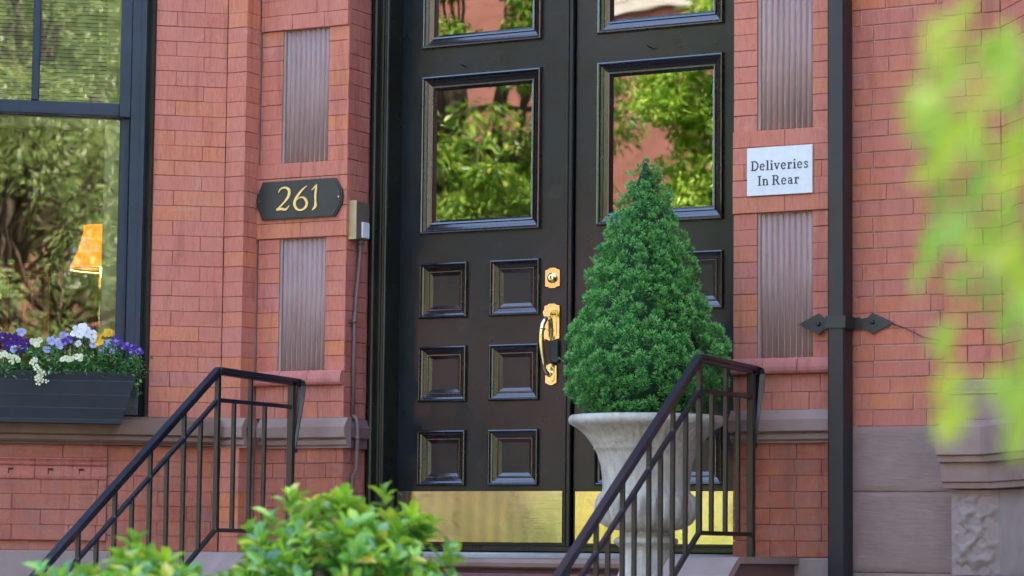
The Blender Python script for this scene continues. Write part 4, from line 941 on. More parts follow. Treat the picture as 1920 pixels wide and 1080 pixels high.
# ================================================================== STOOP
st = thing('stoop', 'brownstone front stoop of steps between two sloped side walls', 'steps', (0, -1.6, ZG))
q = MB(); q.box(-0.90, 0.84, -0.66, 0.135, ZG, -0.205); q.obj('landing', [M['brownstone']], st)
for i in range(1, 8):
    q = MB(); zt = -0.205 - i * 0.174; q.box(-0.90, 0.84, -0.66 - i * 0.245, -0.66 - (i - 1) * 0.245 - 0.001, ZG, zt); q.box(-0.90, 0.84, -0.685 - i * 0.245, -0.661 - i * 0.245, zt - 0.04, zt - 0.001, 0, None, 0.008); q.obj('step', [M['brownstone']], st)
for (a, b) in ((0.875, 1.10), (-1.19, -0.925)):
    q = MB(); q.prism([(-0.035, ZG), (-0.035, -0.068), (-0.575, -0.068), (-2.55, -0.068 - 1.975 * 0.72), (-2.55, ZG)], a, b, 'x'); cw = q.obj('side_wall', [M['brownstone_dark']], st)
    q = MB(); c_ = [(-0.035, -0.067), (-0.035, -0.043), (-0.575, -0.043), (-0.59, -0.047), (-0.605, -0.055), (-2.60, -0.055 - 1.995 * 0.72), (-2.60, -0.092 - 1.995 * 0.72), (-0.60, -0.088), (-0.575, -0.067)]
    q.prism(c_, a - 0.025, b + 0.02, 'x'); q.obj('coping', [M['brownstone_pale']], cw)

# ================================================================== RAILINGS
def railing(X, label, Yp, balL, balS, landS, landT, yend):
    o = thing('stair_railing', label, 'railing', (X, -0.66, -0.05), 'wrought iron railings of the stoop')
    sl = 0.72; yb = -2.45
    dz = lambda y: min(0, (y - Yp)) * sl
    # handrail: moulded cap of two bars
    def rail(nm, z0, w_, h_, mat, ys, ye, top=False):
        q = MB(); seg = [(X, ys, z0 + (0.0 if not top else -0.012)), (X, Yp, z0), (X, ye, z0 + (ye - Yp) * sl)]
        q.bar(seg[0], (X, Yp - 0.001, seg[1][2]), w_, h_, 0, 0.0025, (1, 0, 0)); q.bar(seg[1], seg[2], w_, h_, 0, 0.0025, (1, 0, 0))
        if top:
            a = Vector((0, 0, -0.016)); q.bar(Vector(seg[0]) + a, Vector((X, Yp, seg[1][2])) + a, 0.026, 0.014, 0, 0.001, (1, 0, 0)); q.bar(Vector(seg[1]) + a, Vector(seg[2]) + a, 0.026, 0.014, 0, 0.001, (1, 0, 0))
        q.obj(nm, [mat], o)
    rail('handrail', 0.668, 0.032, 0.016, M['iron_rail'], yend + 0.045, yb, True)
    rail('middle_rail', 0.547, 0.018, 0.016, M['iron_rail'], yend, yb)
    rail('bottom_rail', 0.040, 0.018, 0.016, M['iron'], yend, yb)
    def bal(y, ztop, zbot, wd=0.0155):
        q = MB(); j = random.uniform(-0.0015, 0.0015); q.bar((X + j, y, zbot), (X, y, ztop), wd, wd, 0, 0.0015, (1, 0, 0)); q.obj('baluster', [M['iron']], o)
    for y in balL: bal(y, 0.655 + dz(y), 0.045 + dz(y))
    for y in balS: bal(y, 0.545 + dz(y), 0.045 + dz(y))
    for y in landS: bal(y, 0.545, 0.045)
    for y in landT: bal(y, 0.655, 0.045)
    # little welds where tall balusters cross the middle rail
    for y in balL + [Yp]:
        q = MB(); z0 = 0.547 + dz(y); q.lathe([(0.0, -0.010), (0.010, -0.007), (0.013, 0.0), (0.010, 0.007), (0.0, 0.010)], (X, y, z0), 8)
        q.obj('weld', [M['iron_rail']], o)
    bal(Yp, 0.66, 0.035, 0.019)
    q = MB(); q.bar((X, yend, -0.045), (X, yend, 0.655), 0.026, 0.026, 0, 0.002, (1, 0, 0)); q.obj('end_post', [M['iron']], o)
    # turned-down tapered end of the handrail
    q = MB(); pth = [(yend + 0.025, 0.660), (yend + 0.052, 0.655), (yend + 0.060, 0.635), (yend + 0.052, 0.58), (yend + 0.040, 0.51), (yend + 0.028, 0.45), (yend + 0.018, 0.40), (yend + 0.014, 0.375)]
    wv = [0.040, 0.044, 0.046, 0.040, 0.032, 0.024, 0.017, 0.012]; V = []
    for i, (y, z_) in enumerate(pth):
        ww = wv[i] / 2
        for (a, c__) in ((-1, 0), (-0.25, -0.007), (0.25, -0.007), (1, 0), (0.9, 0.007), (-0.9, 0.007)): V.append((X + 0.006 + a * ww, y + c__, z_))
    F = [(i * 6 + k, i * 6 + (k + 1) % 6, (i + 1) * 6 + (k + 1) % 6, (i + 1) * 6 + k) for i in range(len(pth) - 1) for k in range(6)] + [tuple(range(6))[::-1], tuple(range(42, 48))]
    q.add(V, F); q.tube([(X + 0.006, yend + 0.012, 0.378), (X + 0.006, yend + 0.03, 0.366), (X + 0.006, yend + 0.035, 0.378)], 0.006, 8)
    q.obj('rail_end', [M['iron_rail']], o)
railing(-1.067, 'black iron stair railing left of the steps, beside the window bay', -0.66, [-0.881, -1.095, -1.311, -1.526, -1.736, -1.95, -2.16], [-0.771, -0.989, -1.206, -1.418, -1.63, -1.845], [-0.545, -0.326], [-0.429], -0.13)
railing(0.988, 'black iron stair railing right of the steps, in front of the urn', -0.64, [-0.859, -1.051, -1.254, -1.449, -1.655, -1.86, -2.06], [-0.753, -0.958, -1.164, -1.362, -1.555, -1.76], [-0.531, -0.300], [-0.409], -0.178)

# ================================================================== URN + TOPIARY
UX, UY = 0.632, -0.33
urn = thing('stone_urn', 'weathered pale stone urn on a pedestal beside the right railing', 'planter', (UX, UY, -0.205))
def fl1(z, a):
    if -0.02 < z < 0.0: return 0
    return 0
prof = [(0.30 * 0.55, -0.205), (0.165, -0.19), (0.165, -0.16)]
bowl = [(0.0, 0.43), (0.20, 0.43), (0.255, 0.445), (0.283, 0.462), (0.298, 0.474), (0.306, 0.468), (0.309, 0.456), (0.305, 0.445), (0.292, 0.437), (0.272, 0.428), (0.260, 0.420), (0.248, 0.412), (0.236, 0.402), (0.225, 0.392), (0.215, 0.381), (0.206, 0.370), (0.196, 0.358), (0.196, 0.350), (0.190, 0.346), (0.182, 0.330), (0.170, 0.29), (0.163, 0.24), (0.162, 0.205), (0.166, 0.19), (0.178, 0.178), (0.183, 0.167), (0.187, 0.155), (0.189, 0.143), (0.189, 0.13), (0.187, 0.115), (0.182, 0.10), (0.175, 0.087), (0.166, 0.075), (0.140, 0.058), (0.10, 0.05), (0.085, 0.045)]
def flb(z, a):
    if 0.06 < z < 0.185: return -0.17 * abs(math.cos(a * 11)) ** 5 * math.sin(math.pi * (z - 0.055) / 0.13) + 0.015
    if 0.36 < z < 0.43: return -0.06 * abs(math.cos(a * 24)) ** 3 * math.sin(math.pi * (z - 0.355) / 0.08) * (z - 0.36) / 0.07
    if 0.43 <= z < 0.452 : return 0.006 * math.sin(a * 60)
    return 0.002 * math.sin(a * 7 + z * 40)
bowl = [(r_ - max(0, r_ - 0.2) * 0.17, z_) for r_, z_ in bowl]
q = MB(); q.lathe(bowl, (UX, UY, 0), 288, 0, flb); q.obj('bowl', [M['concrete']], urn)
ped = [(0.085, 0.046), (0.088, 0.036), (0.10, 0.028), (0.118, 0.018), (0.120, 0.006), (0.110, -0.002), (0.098, -0.012), (0.096, -0.03), (0.098, -0.10), (0.11, -0.13), (0.14, -0.15), (0.165, -0.165), (0.165, -0.205)]
q = MB(); q.lathe(ped, (UX, UY, 0), 72, 0, lambda z, a: (0.02 * abs(math.sin(a * 8)) if -0.11 < z < -0.012 else 0)); q.obj('pedestal', [M['concrete']], urn)
q = MB(); q.lathe([(0.0, 0.462), (0.235, 0.458)], (UX, UY, 0), 40); q.obj('soil', [M['soil']], urn)

TX0, TY0 = 0.622, -0.33
top_ = thing('dwarf_spruce', 'cone-shaped dwarf spruce growing in the stone urn before the right door', 'conifer', (TX0, TY0, 0.46))
rad_prof = [(0.455, 0.20), (0.50, 0.235), (0.56, 0.285), (0.62, 0.318), (0.70, 0.322), (0.78, 0.295), (0.86, 0.255), (0.95, 0.222), (1.05, 0.190), (1.14, 0.158), (1.20, 0.13), (1.28, 0.09), (1.36, 0.055), (1.42, 0.028), (1.455, 0.008)]
rad_prof = [(z_, r_ * 0.93) for z_, r_ in rad_prof]
def rp(z):
    zs = [p[0] for p in rad_prof]; return float(np.interp(z, zs, [p[1] for p in rad_prof]))
lobes = []
tries = 0
while len(lobes) < 700 and tries < 60000:
    tries += 1
    z = random.uniform(0.475, 1.43); a = random.uniform(0, 2 * math.pi)
    if random.random() > rp(z) / 0.33 + 0.08: continue
    R0 = rp(z) * (1 + 0.16 * noise.noise(Vector((math.cos(a) * 1.6, math.sin(a) * 1.6, z * 6.5))) + 0.07 * noise.noise(Vector((math.cos(a) * 4, math.sin(a) * 4, z * 15)))); lr = random.uniform(0.018, 0.038) * (0.6 + 0.4 * R0 / 0.32)
    rr = max(0, R0 - lr * random.choice((0.0, 0.4, 0.9, 1.6, 2.3))) * (1.0 + 0.03 * math.sin(a * 3 + z * 9))
    p = np.array([TX0 + rr * math.cos(a), TY0 + rr * math.sin(a), z])
    if all(np.linalg.norm(p - l[0]) > 0.80 * (lr + l[1]) for l in lobes): lobes.append((p, lr, a))
P, D, LL, TIP = [], [], [], []
for (c, lr, a) in lobes:
    n_ = int(420 * (lr / 0.04) ** 2) + 40
    d = rng.normal(size=(n_, 3)); out = np.array([math.cos(a), math.sin(a), 0.35]); d = norm(d + out * 0.6)
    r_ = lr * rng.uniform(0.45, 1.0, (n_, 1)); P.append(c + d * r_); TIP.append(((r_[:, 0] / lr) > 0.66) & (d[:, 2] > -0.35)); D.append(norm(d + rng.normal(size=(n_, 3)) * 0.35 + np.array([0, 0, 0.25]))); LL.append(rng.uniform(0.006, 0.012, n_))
for i in range(70):   # stray shoots
    z = random.uniform(0.5, 1.42); a = random.uniform(0, 6.28); R0 = rp(z) * random.uniform(0.95, 1.06); dv = norm(np.array([math.cos(a), math.sin(a), random.uniform(0.1, 1.2)]))
    c = np.array([TX0 + R0 * math.cos(a), TY0 + R0 * math.sin(a), z]); tt = rng.uniform(0, random.uniform(0.015, 0.038), (40, 1))
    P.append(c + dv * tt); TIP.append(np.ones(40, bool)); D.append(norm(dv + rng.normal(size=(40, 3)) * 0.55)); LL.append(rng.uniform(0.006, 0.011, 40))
P = np.concatenate(P); D = np.concatenate(D); LL = np.concatenate(LL)
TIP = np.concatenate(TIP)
for nm_, sel, mt_ in (('foliage', ~TIP, M['needles_old']), ('new_growth', TIP, M['needles'])):  # outer needles lighter, inner ones darker: light and shade painted on the tufts
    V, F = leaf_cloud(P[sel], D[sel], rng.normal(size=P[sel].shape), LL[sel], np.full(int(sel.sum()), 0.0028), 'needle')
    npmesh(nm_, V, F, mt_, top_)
q = MB(); q.lathe([(max(0.003, r * 0.70), z) for z, r in rad_prof], (TX0, TY0, -0.03), 40, 0, lambda z, a: 0.04 * math.sin(a * 5 + z * 30)); q.obj('branch_core', [M['spruce_core']], top_)  # dark filler body, painted gap shade behind the tufts
q = MB(); q.tube([(TX0, TY0, 0.44), (TX0, TY0, 0.6)], 0.02, 8); q.obj('trunk', [M['bark']], top_)

# ================================================================== PLANTER BOX + FLOWERS
pc = TL(Vector((-0.95, -0.1, 0)))
pb = thing('window_box', 'dark slate grooved window box full of pansies under the left window', 'planter', (pc.x, pc.y, 0.47))
q = MB()
zf = [0.470, 0.485, 0.488, 0.530, 0.533, 0.536, 0.583, 0.586, 0.589, 0.640, 0.644, 0.672, 0.678]
def ins(z): return 0.06 * (0.678 - z) / 0.208
V = []; ring = []
for z in zf:
    gdep = 0.003 if z in (0.488, 0.533, 0.536, 0.586, 0.589, 0.644) else 0.0
    t_ = ins(z); x1 = -0.352 - t_ + 0.0; x0 = -1.60 + t_; yf = -0.172 + t_ * 0.35 + gdep; yb_ = -0.012 - t_ * 0.2
    V += [TL(Vector((x0, yf, z))), TL(Vector((x1 - gdep, yf, z))), TL(Vector((x1 - gdep, yb_, z))), TL(Vector((x0, yb_, z)))]
n_ = len(zf); F = [(i * 4 + k, i * 4 + (k + 1) % 4, (i + 1) * 4 + (k + 1) % 4, (i + 1) * 4 + k) for i in range(n_ - 1) for k in range(4)] + [(3, 2, 1, 0)]
q.add(V, F)
x0, x1, yf, yb_ = -1.60, -0.352, -0.172, -0.012; L4 = (n_ - 1) * 4
e = 0.014; inn = [TL(Vector(p)) for p in ((x0 + e, yf + e, 0.678), (x1 - e, yf + e, 0.678), (x1 - e, yb_ - e, 0.678), (x0 + e, yb_ - e, 0.678), (x0 + e, yf + e, 0.65), (x1 - e, yf + e, 0.65), (x1 - e, yb_ - e, 0.65), (x0 + e, yb_ - e, 0.65))]
b0 = len(q.v); q.v.extend([tuple(p) for p in inn])
for k_ in range(4):
    q.f.append((L4 + k_, L4 + (k_ + 1) % 4, b0 + (k_ + 1) % 4, b0 + k_)); q.m.append(0); q.sm.append(False)
    q.f.append((b0 + k_, b0 + (k_ + 1) % 4, b0 + 4 + (k_ + 1) % 4, b0 + 4 + k_)); q.m.append(0); q.sm.append(False)
q.f.append((b0 + 4, b0 + 5, b0 + 6, b0 + 7)); q.m.append(1); q.sm.append(False)
q.obj('box', [M['planter'], M['soil']], pb)

def petal_flower(mb_V, mb_F, c, nrm, r, n=5, cup=0.25):
    nrm = Vector(nrm).normalized(); a = nrm.orthogonal().normalized(); b = nrm.cross(a); ph = random.uniform(0, 6.28)
    for k in range(n):
        an = ph + 2 * math.pi * k / n + random.uniform(-.15, .15); d = a * math.cos(an) + b * math.sin(an); s = nrm.cross(d); R0 = r * random.uniform(0.85, 1.12); base = len(mb_V)
        tp = [(0.08, 0.0, 0.0), (0.45, 0.36, 0.10), (0.85, 0.42, 0.16), (1.02, 0.16, 0.10), (1.02, -0.16, 0.10), (0.85, -0.42, 0.16), (0.45, -0.36, 0.10)]
        off = nrm * (0.0012 * k)
        for (u, v, w_) in tp: mb_V.append(c + off + d * u * R0 + s * v * R0 * 1.15 + nrm * (w_ * cup * 2 * R0 + random.uniform(-.04, .04) * R0))
        mb_F.append(tuple(base + i for i in range(7)))
def flower_plant(name, label, cat, specs, mat, leaves=60, lmat='planter_leaf', grp=None):
    # specs: list of (s, off, z, radius, npetals)
    c0 = TL(Vector((np.mean([q_[0] for q_ in specs]), -0.09, 0.66))); o = thing(name, label, cat, tuple(c0), grp)
    Ls, Ld, Ln = [], [], []
    for (s_, of, z_, r_, npt) in specs:
        q = MB(); c = TL(Vector((s_, -of, z_)))
        V_, F_ = [], []
        nrm = (CAM - c).normalized() + Vector((random.uniform(-.5, .5), random.uniform(-.5, .5), random.uniform(-.05, .5)))
        petal_flower(V_, F_, c, nrm, r_, npt); q.add(V_, F_, 0)
        nn = nrm.normalized(); q.lathe([(0.0, 0.0015), (r_ * 0.13, 0.001), (r_ * 0.1, 0.003), (0, 0.004)], c + nn * (0.004 + r_ * 0.1), 6, 1)
        q.obj('blossom', [mat, M['petal_yellow'] if mat is not M['petal_yellow'] else M['petal_cream']], o)
    q = MB()
    for (s_, of, z_, r_, npt) in specs:
        p0 = TL(Vector((s_ + random.uniform(-.02, .02), -0.09, 0.655))); p1 = TL(Vector((s_, -of + 0.012, z_ - 0.004)))
        q.tube([p0, (p0 + p1) / 2 + Vector((random.uniform(-.01, .01), random.uniform(-.01, .01), 0.01)), p1], 0.0014, 5)
    q.obj('stem', [M['stem']], o)
    n_ = leaves; idx = rng.integers(0, len(specs), n_); sp_ = np.array([(a_[0], a_[1], a_[2]) for a_ in specs])[idx]
    zz = 0.655 + (np.maximum(sp_[:, 2] - 0.02, 0.67) - 0.655) * rng.uniform(0.0, 1.0, n_); ss = sp_[:, 0] + rng.normal(0, 0.022, n_); yy = -(0.09 + (sp_[:, 1] - 0.09) * rng.uniform(0, 1.0, n_)) + rng.normal(0, 0.012, n_)
    P_ = np.array([TL(Vector((a_, b_, c_))) for a_, b_, c_ in zip(ss, yy, zz)]); D_ = rng.normal(size=(n_, 3)) + np.array([nL.x * .6, nL.y * .6, 0.4]); N_ = rng.normal(size=(n_, 3)) * .5 + np.array([0, 0, 1.])
    V_, F_ = leaf_cloud(P_, D_, N_, rng.uniform(0.014, 0.03, n_), rng.uniform(0.006, 0.013, n_), 'leaf'); npmesh('leaves', V_, F_, M[lmat], o, smooth=True)
    return o
def cl(s0, s1, z0, z1, of0, of1, n, r0, r1, npt=5):
    out = []
    for i in range(n):
        out.append((random.uniform(s0, s1), random.uniform(of0, of1), random.uniform(z0, z1), random.uniform(r0, r1), npt))
    return out
pg = 'flowering plants in the window box'
flower_plant('pansy_plant', 'deep purple pansies in a cluster at the left end of the box', 'flower', [(-0.895, .12, .812, .024, 5), (-0.862, .14, .805, .026, 5), (-0.825, .14, .775, .03, 5), (-0.835, .12, .80, .022, 5), (-0.93, .11, .80, .024, 5), (-0.80, .12, .79, .02, 5), (-0.875, .14, .775, .02, 5), (-0.98, .12, .80, .026, 5)], M['petal_purple'], 60, grp=pg)
flower_plant('pansy_plant', 'single pale lavender pansy rising above the deep purple cluster', 'flower', [(-0.822, .10, .838, .020, 5), (-0.85, .15, .765, .016, 5)], M['petal_lavender'], 24, grp=pg)
flower_plant('alyssum_plant', 'small round cream-white flower head right of the purple pansies', 'flower', [(-0.762, .13, .795, .016, 5), (-0.748, .14, .805, .014, 5), (-0.776, .13, .80, .013, 5), (-0.758, .14, .785, .013, 5)], M['petal_cream'], 40, grp=pg)
flower_plant('pansy_plant', 'pale lavender pansies left of the big white flower', 'flower', [(-0.70, .11, .805, .02, 5), (-0.675, .12, .80, .016, 5), (-0.655, .10, .828, .018, 5), (-0.64, .12, .822, .014, 5), (-0.668, .13, .785, .017, 5), (-0.72, .14, .765, .015, 5)], M['petal_lavender'], 50, grp=pg)
flower_plant('pansy_plant', 'dark violet pansy tucked beneath the big white flower', 'flower', [(-0.632, .13, .808, .018, 5), (-0.645, .14, .80, .014, 5)], M['petal_violet'], 20, grp=pg)
flower_plant('geranium_plant', 'big ruffled white flower head in the middle of the box', 'flower', [(-0.60, .11, .848, .022, 5), (-0.58, .12, .855, .024, 5), (-0.56, .12, .842, .022, 5), (-0.54, .12, .832, .022, 5), (-0.535, .12, .815, .018, 5), (-0.59, .13, .832, .02, 5), (-0.57, .12, .862, .018, 5), (-0.61, .12, .835, .016, 5), (-0.594, .13, .795, .014, 5)], M['petal_white'], 60, grp=pg)
flower_plant('pansy_plant', 'bright yellow pansies facing sideways near the window corner', 'flower', [(-0.512, .11, .822, .02, 4), (-0.506, .12, .802, .018, 4), (-0.474, .10, .842, .02, 4), (-0.466, .11, .838, .014, 3), (-0.514, .12, .788, .012, 4)], M['petal_yellow'], 40, grp=pg)
flower_plant('pansy_plant', 'lavender pansies just under the yellow ones', 'flower', [(-0.532, .12, .79, .017, 5), (-0.485, .12, .79, .018, 5), (-0.475, .12, .80, .016, 5), (-0.455, .13, .765, .013, 5), (-0.50, .14, .765, .012, 5)], M['petal_lavender'], 50, grp=pg)
flower_plant('pansy_plant', 'dark purple and white violas against the window frame', 'flower', [(-0.442, .11, .818, .015, 5), (-0.44, .12, .80, .015, 5), (-0.428, .12, .808, .013, 5), (-0.415, .11, .80, .014, 5), (-0.45, .13, .792, .012, 5), (-0.41, .13, .785, .012, 5)], M['petal_violet'], 60, grp=pg)
flower_plant('viola_plant', 'row of small deep violet violas at the right end of the box', 'flower', [(-0.39, .11, .79, .015, 5), (-0.376, .12, .785, .014, 5), (-0.365, .11, .782, .015, 5), (-0.35, .11, .776, .014, 5), (-0.34, .12, .768, .014, 5), (-0.355, .13, .762, .012, 5), (-0.378, .13, .77, .012, 5)], M['petal_violet'], 110, grp=pg)
flower_plant('alyssum_plant', 'creamy flower cluster in the front of the box below the lavender pansies', 'flower', [(-0.655, .17, .725, .012, 5), (-0.64, .17, .73, .013, 5), (-0.62, .17, .728, .012, 5), (-0.60, .17, .738, .014, 5), (-0.585, .17, .732, .013, 5), (-0.58, .165, .742, .011, 5), (-0.63, .165, .722, .01, 5)], M['petal_cream'], 60, grp=pg)
flower_plant('alyssum_plant', 'pale cream blossoms low at the far left of the box', 'flower', [(-0.905, .17, .735, .014, 5), (-0.885, .17, .742, .014, 5), (-0.87, .17, .733, .012, 5), (-0.845, .17, .728, .014, 5), (-0.83, .17, .72, .012, 5), (-0.86, .17, .71, .012, 5)], M['petal_cream'], 70, grp=pg)
flower_plant('trailing_plant', 'pale green trailing sprig hanging over the front of the box', 'flower', [(-0.775, .185, .71, .014, 4), (-0.76, .188, .69, .014, 4), (-0.745, .19, .67, .015, 4), (-0.73, .19, .665, .014, 4), (-0.755, .19, .648, .013, 4), (-0.735, .19, .64, .012, 4), (-0.75, .19, .625, .011, 3), (-0.715, .19, .635, .01, 3), (-0.765, .188, .72, .012, 4)], M['petal_cream'], 60, grp=pg)
# mass of leaves filling the box
n_ = 3000
ss = rng.uniform(-1.58, -0.35, n_); hh = rng.uniform(0, 1, n_) ** 0.8; zz = 0.655 + hh * (0.10 + 0.03 * np.sin(ss * 23) + 0.018 * np.sin(ss * 51)); yy = rng.uniform(-0.178, -0.03, n_) - 0.012 * (1 - hh)
P_ = np.array([TL(Vector((a_, b_, c_))) for a_, b_, c_ in zip(ss, yy, zz)]); D_ = rng.normal(size=(n_, 3)) * .8 + np.array([nL.x * .5, nL.y * .5, 0.6]); N_ = rng.normal(size=(n_, 3)) * .6 + np.array([0, 0, 1.])
V, F = leaf_cloud(P_, D_, N_, rng.uniform(0.012, 0.03, n_), rng.uniform(0.004, 0.010, n_), 'leaf')
npmesh('planter_foliage', V, F, M['planter_leaf'], None, loc=tuple(pc), smooth=True, kind='stuff', label='dense small green leaves filling the window box', category='foliage')
n_ = 160
ss = rng.uniform(-0.365, -0.335, n_); zz = rng.uniform(0.60, 0.76, n_); yy = rng.uniform(-0.16, -0.06, n_)
P_ = np.array([TL(Vector((a_, b_, c_))) for a_, b_, c_ in zip(ss, yy, zz)]); D_ = rng.normal(size=(n_, 3)) * .6 + np.array([0.2, -.2, -0.6]); N_ = rng.normal(size=(n_, 3)) * .6 + np.array([0, 0, 1.])
V, F = leaf_cloud(P_, D_, N_, rng.uniform(0.012, 0.022, n_), rng.uniform(0.004, 0.008, n_), 'leaf')
npmesh('ivy_plant', V, F, M['planter_leaf'], None, loc=tuple(TL(Vector((-0.34, -0.1, 0.66)))), smooth=True, label='dark trailing ivy spilling over the right end of the window box', category='plant')

# ================================================================== SHRUBS (front garden)
def shrub(name, label, c, rx, ry, rz, n, L0, L1, seed, zcut):
    r = np.random.default_rng(seed); c = np.array(c)
    o = thing(name, label, 'shrub', (c[0], c[1], ZG + 0.02), 'shrubs in the front garden')
    # twigs: tips spread on a lumpy dome; whorls of leaves around each tip
    nt_ = n // 9; P, D, Nn, L = [], [], [], []; q = MB()
    for i in range(nt_):
        while True:
            d = r.normal(size=3); d /= np.linalg.norm(d)
            if d[2] > -0.35: break
        lump = 0.97 + 0.22 * noise.noise(Vector(d * 2.3) + Vector((seed, 0, 0))) + 0.10 * noise.noise(Vector(d * 5.1) + Vector((0, seed, 0)))
        rr = lump * (r.uniform(0.45, 1.0) ** 0.5) * (1.0 if r.random() > 0.26 else r.uniform(1.08, 1.34))
        tip = c + d * np.array([rx, ry, rz]) * rr
        ax = norm(d * np.array([1, 1, 1]) + np.array([0, 0, 0.9]) + r.normal(size=3) * 0.25)
        k_ = r.integers(7, 11); ph = r.uniform(0, 6.28)
        a = norm(np.cross(ax, r.normal(size=3))); b = np.cross(ax, a)
        for j in range(k_):
            an = ph + j * 2.4; lv = j / k_; dd = norm((a * math.cos(an) + b * math.sin(an)) * (1.0 - 0.45 * lv) + ax * (0.35 + 0.7 * lv) + r.normal(size=3) * 0.12)
            P.append(tip - ax * 0.035 * (1 - lv)); D.append(dd); Nn.append(ax + r.normal(size=3) * 0.15); L.append(r.uniform(L0, L1) * (0.75 + 0.25 * (1 - lv)))
        if i % 3 == 0: q.tube([tuple(c + (tip - c) * 0.35 + np.array([0, 0, -0.1])), tuple(tip)], [0.004, 0.0018], 5)
    L = np.array(L); V, F = leaf_cloud(np.array(P), np.array(D), np.array(Nn), L, L * r.uniform(0.38, 0.52, len(L)), 'leaf')
    npmesh('foliage', V, F, M['shrub'], o, smooth=True)
    for a_ in (-.12, 0.0, .1):
        q.tube([(c[0] + a_ * .3, c[1], ZG), (c[0] + a_, c[1] + a_ * .5, c[2])], [0.02, 0.008], 7)
    q.obj('stem', [M['stem']], o)
    return o
SH = []
def at(px, py, Y):
    d = F_ + R_ * ((px - 960) / 5200.0) - U_ * ((py - 540) / 5200.0); t = (Y - CAM.y) / d.y; return CAM + d * t
c1 = at(640, 1118, -3.9); c2 = at(250, 1190, -4.6)
shrub('garden_shrub', 'bright green broadleaf shrub with yellow-green tips right of the steps', tuple(c1), 0.25, 0.25, 0.235, 1750, 0.042, 0.078, 3, 0)
shrub('garden_shrub', 'lower green broadleaf shrub in the bottom left corner of the view', tuple(c2), 0.31, 0.24, 0.155, 1400, 0.045, 0.07, 5, 0)

# ================================================================== TREES
def tree(label, base, h, crown_c, crown_r, nl, L0, L1, mat, seed, group=None, gaps=0.25, name='street_tree', clumps=90, kind='diamond', cat='tree', flat=None):
    r = np.random.default_rng(seed); o = thing(name, label, cat, base, group)
    b = np.array(base, dtype=float); c = np.array(crown_c, dtype=float); R3 = np.array(crown_r, dtype=float)
    q = MB(); q.tube([tuple(b), tuple(b + (c - b) * [0.15, 0.15, 0.35]), tuple(b + (c - b) * [0.6, 0.6, 0.7]), tuple(c)], [h * 0.02, h * 0.016, h * 0.012, h * 0.007], 9)
    P, D = [], []
    for i in range(clumps):
        d = r.normal(size=3); d /= np.linalg.norm(d); rr = r.uniform(0.35, 1.0) ** 0.6
        p = c + d * R3 * rr
        if i % 3 == 0:
            m_ = b + (c - b) * r.uniform(0.55, 1.0); q.tube([tuple(m_), tuple((m_ + p) / 2 + r.normal(size=3) * 0.1 * R3), tuple(p)], [h * 0.006, h * 0.004, h * 0.0015], 6)
        k_ = nl // clumps; cr = R3.mean() * r.uniform(0.13, 0.26)
        dd = r.normal(size=(k_, 3)); dd = norm(dd) * (r.uniform(0.15, 1, (k_, 1)) ** 0.5); dd[:, 2] *= 0.6
        P.append(p + dd * cr); D.append(norm(dd + np.array([0, 0, -0.5]) + r.normal(size=(k_, 3)) * 0.5))
    q.obj('trunk', [M['bark']], o)
    P = np.concatenate(P); D = np.concatenate(D); L = r.uniform(L0, L1, len(P))
    V, F = leaf_cloud(P, D, r.normal(size=P.shape) * .7 + np.array([0, 0, 1.]), L, L * 0.45, kind); npmesh('crown', V, F, mat, o)
    return o
tg = 'street trees across the road reflected in the glass'
tree('leafy street tree across the road reflected in the left door glass', (-9.9, -17.5, ZG), 9, (-9.7, -15.6, 5.0), (1.75, 1.5, 2.6), 42000, 0.06, 0.12, M['street_leaf_dark'], 21, tg, clumps=100)
tree('bright leafy tree across the road reflected in the right door glass', (-5.2, -17.5, ZG), 8, (-5.3, -15.2, 3.9), (1.85, 1.4, 2.3), 44000, 0.07, 0.13, M['street_leaf'], 22, tg, clumps=130)
tree('broad leafy tree across the road reflected in the left bay window', (9.2, -15.2, ZG), 8, (8.9, -14.2, 3.6), (3.2, 1.6, 4.2), 60000, 0.06, 0.12, M['window_leaf'], 23, tg, clumps=230)
tree('pale green tree across the road reflected behind the window blind', (12.6, -18.0, ZG), 9, (12.2, -17.2, 6.5), (3.2, 1.6, 3.6), 30000, 0.08, 0.15, M['window_leaf'], 24, tg, clumps=150)
for i_, (tx, ty, tz, nm) in enumerate([(-18.0, -16.5, 4.8, 'leafy tree furthest left across the road'), (1.5, -17.5, 5.2, 'leafy tree across the road straight behind the photographer'), (19.0, -17.0, 5.0, 'leafy tree furthest right across the road')]):  # unseen trees added to tint the ambient light green
    tree(nm, (tx, ty - 1.0, ZG), 9, (tx, ty, tz), (3.2, 1.8, 3.6), 9000, 0.16, 0.28, M['street_leaf'], 40 + i_, tg, clumps=80)
def hedge(label, x0, x1, y0, y1, z1, mat, seed):
    r = np.random.default_rng(seed); n_ = int((x1 - x0) * 2600)
    P_ = np.stack([r.uniform(x0, x1, n_), r.uniform(y0, y1, n_), ZG + (z1 - ZG) * r.uniform(0, 1, n_) ** 0.6], 1); P_[:, 2] += 0.12 * np.sin(P_[:, 0] * 2.1)
    V, F = leaf_cloud(P_, r.normal(size=P_.shape) + [0, .6, .5], r.normal(size=P_.shape) + [0, 0, 1], r.uniform(0.07, 0.13, n_), r.uniform(0.03, 0.06, n_), 'diamond')
    return npmesh('hedge', V, F, mat, None, loc=((x0 + x1) / 2, (y0 + y1) / 2, ZG), label=label, category='hedge')
hedge('clipped front hedge across the road, left of the narrow one', -18, -14.3, -23.3, -22.5, 0.9, M['street_leaf_dark'], 34)
hedge('narrow upright clipped hedge across the road between two gaps', -13.95, -13.55, -23.3, -22.5, 1.2, M['street_leaf_dark'], 35)
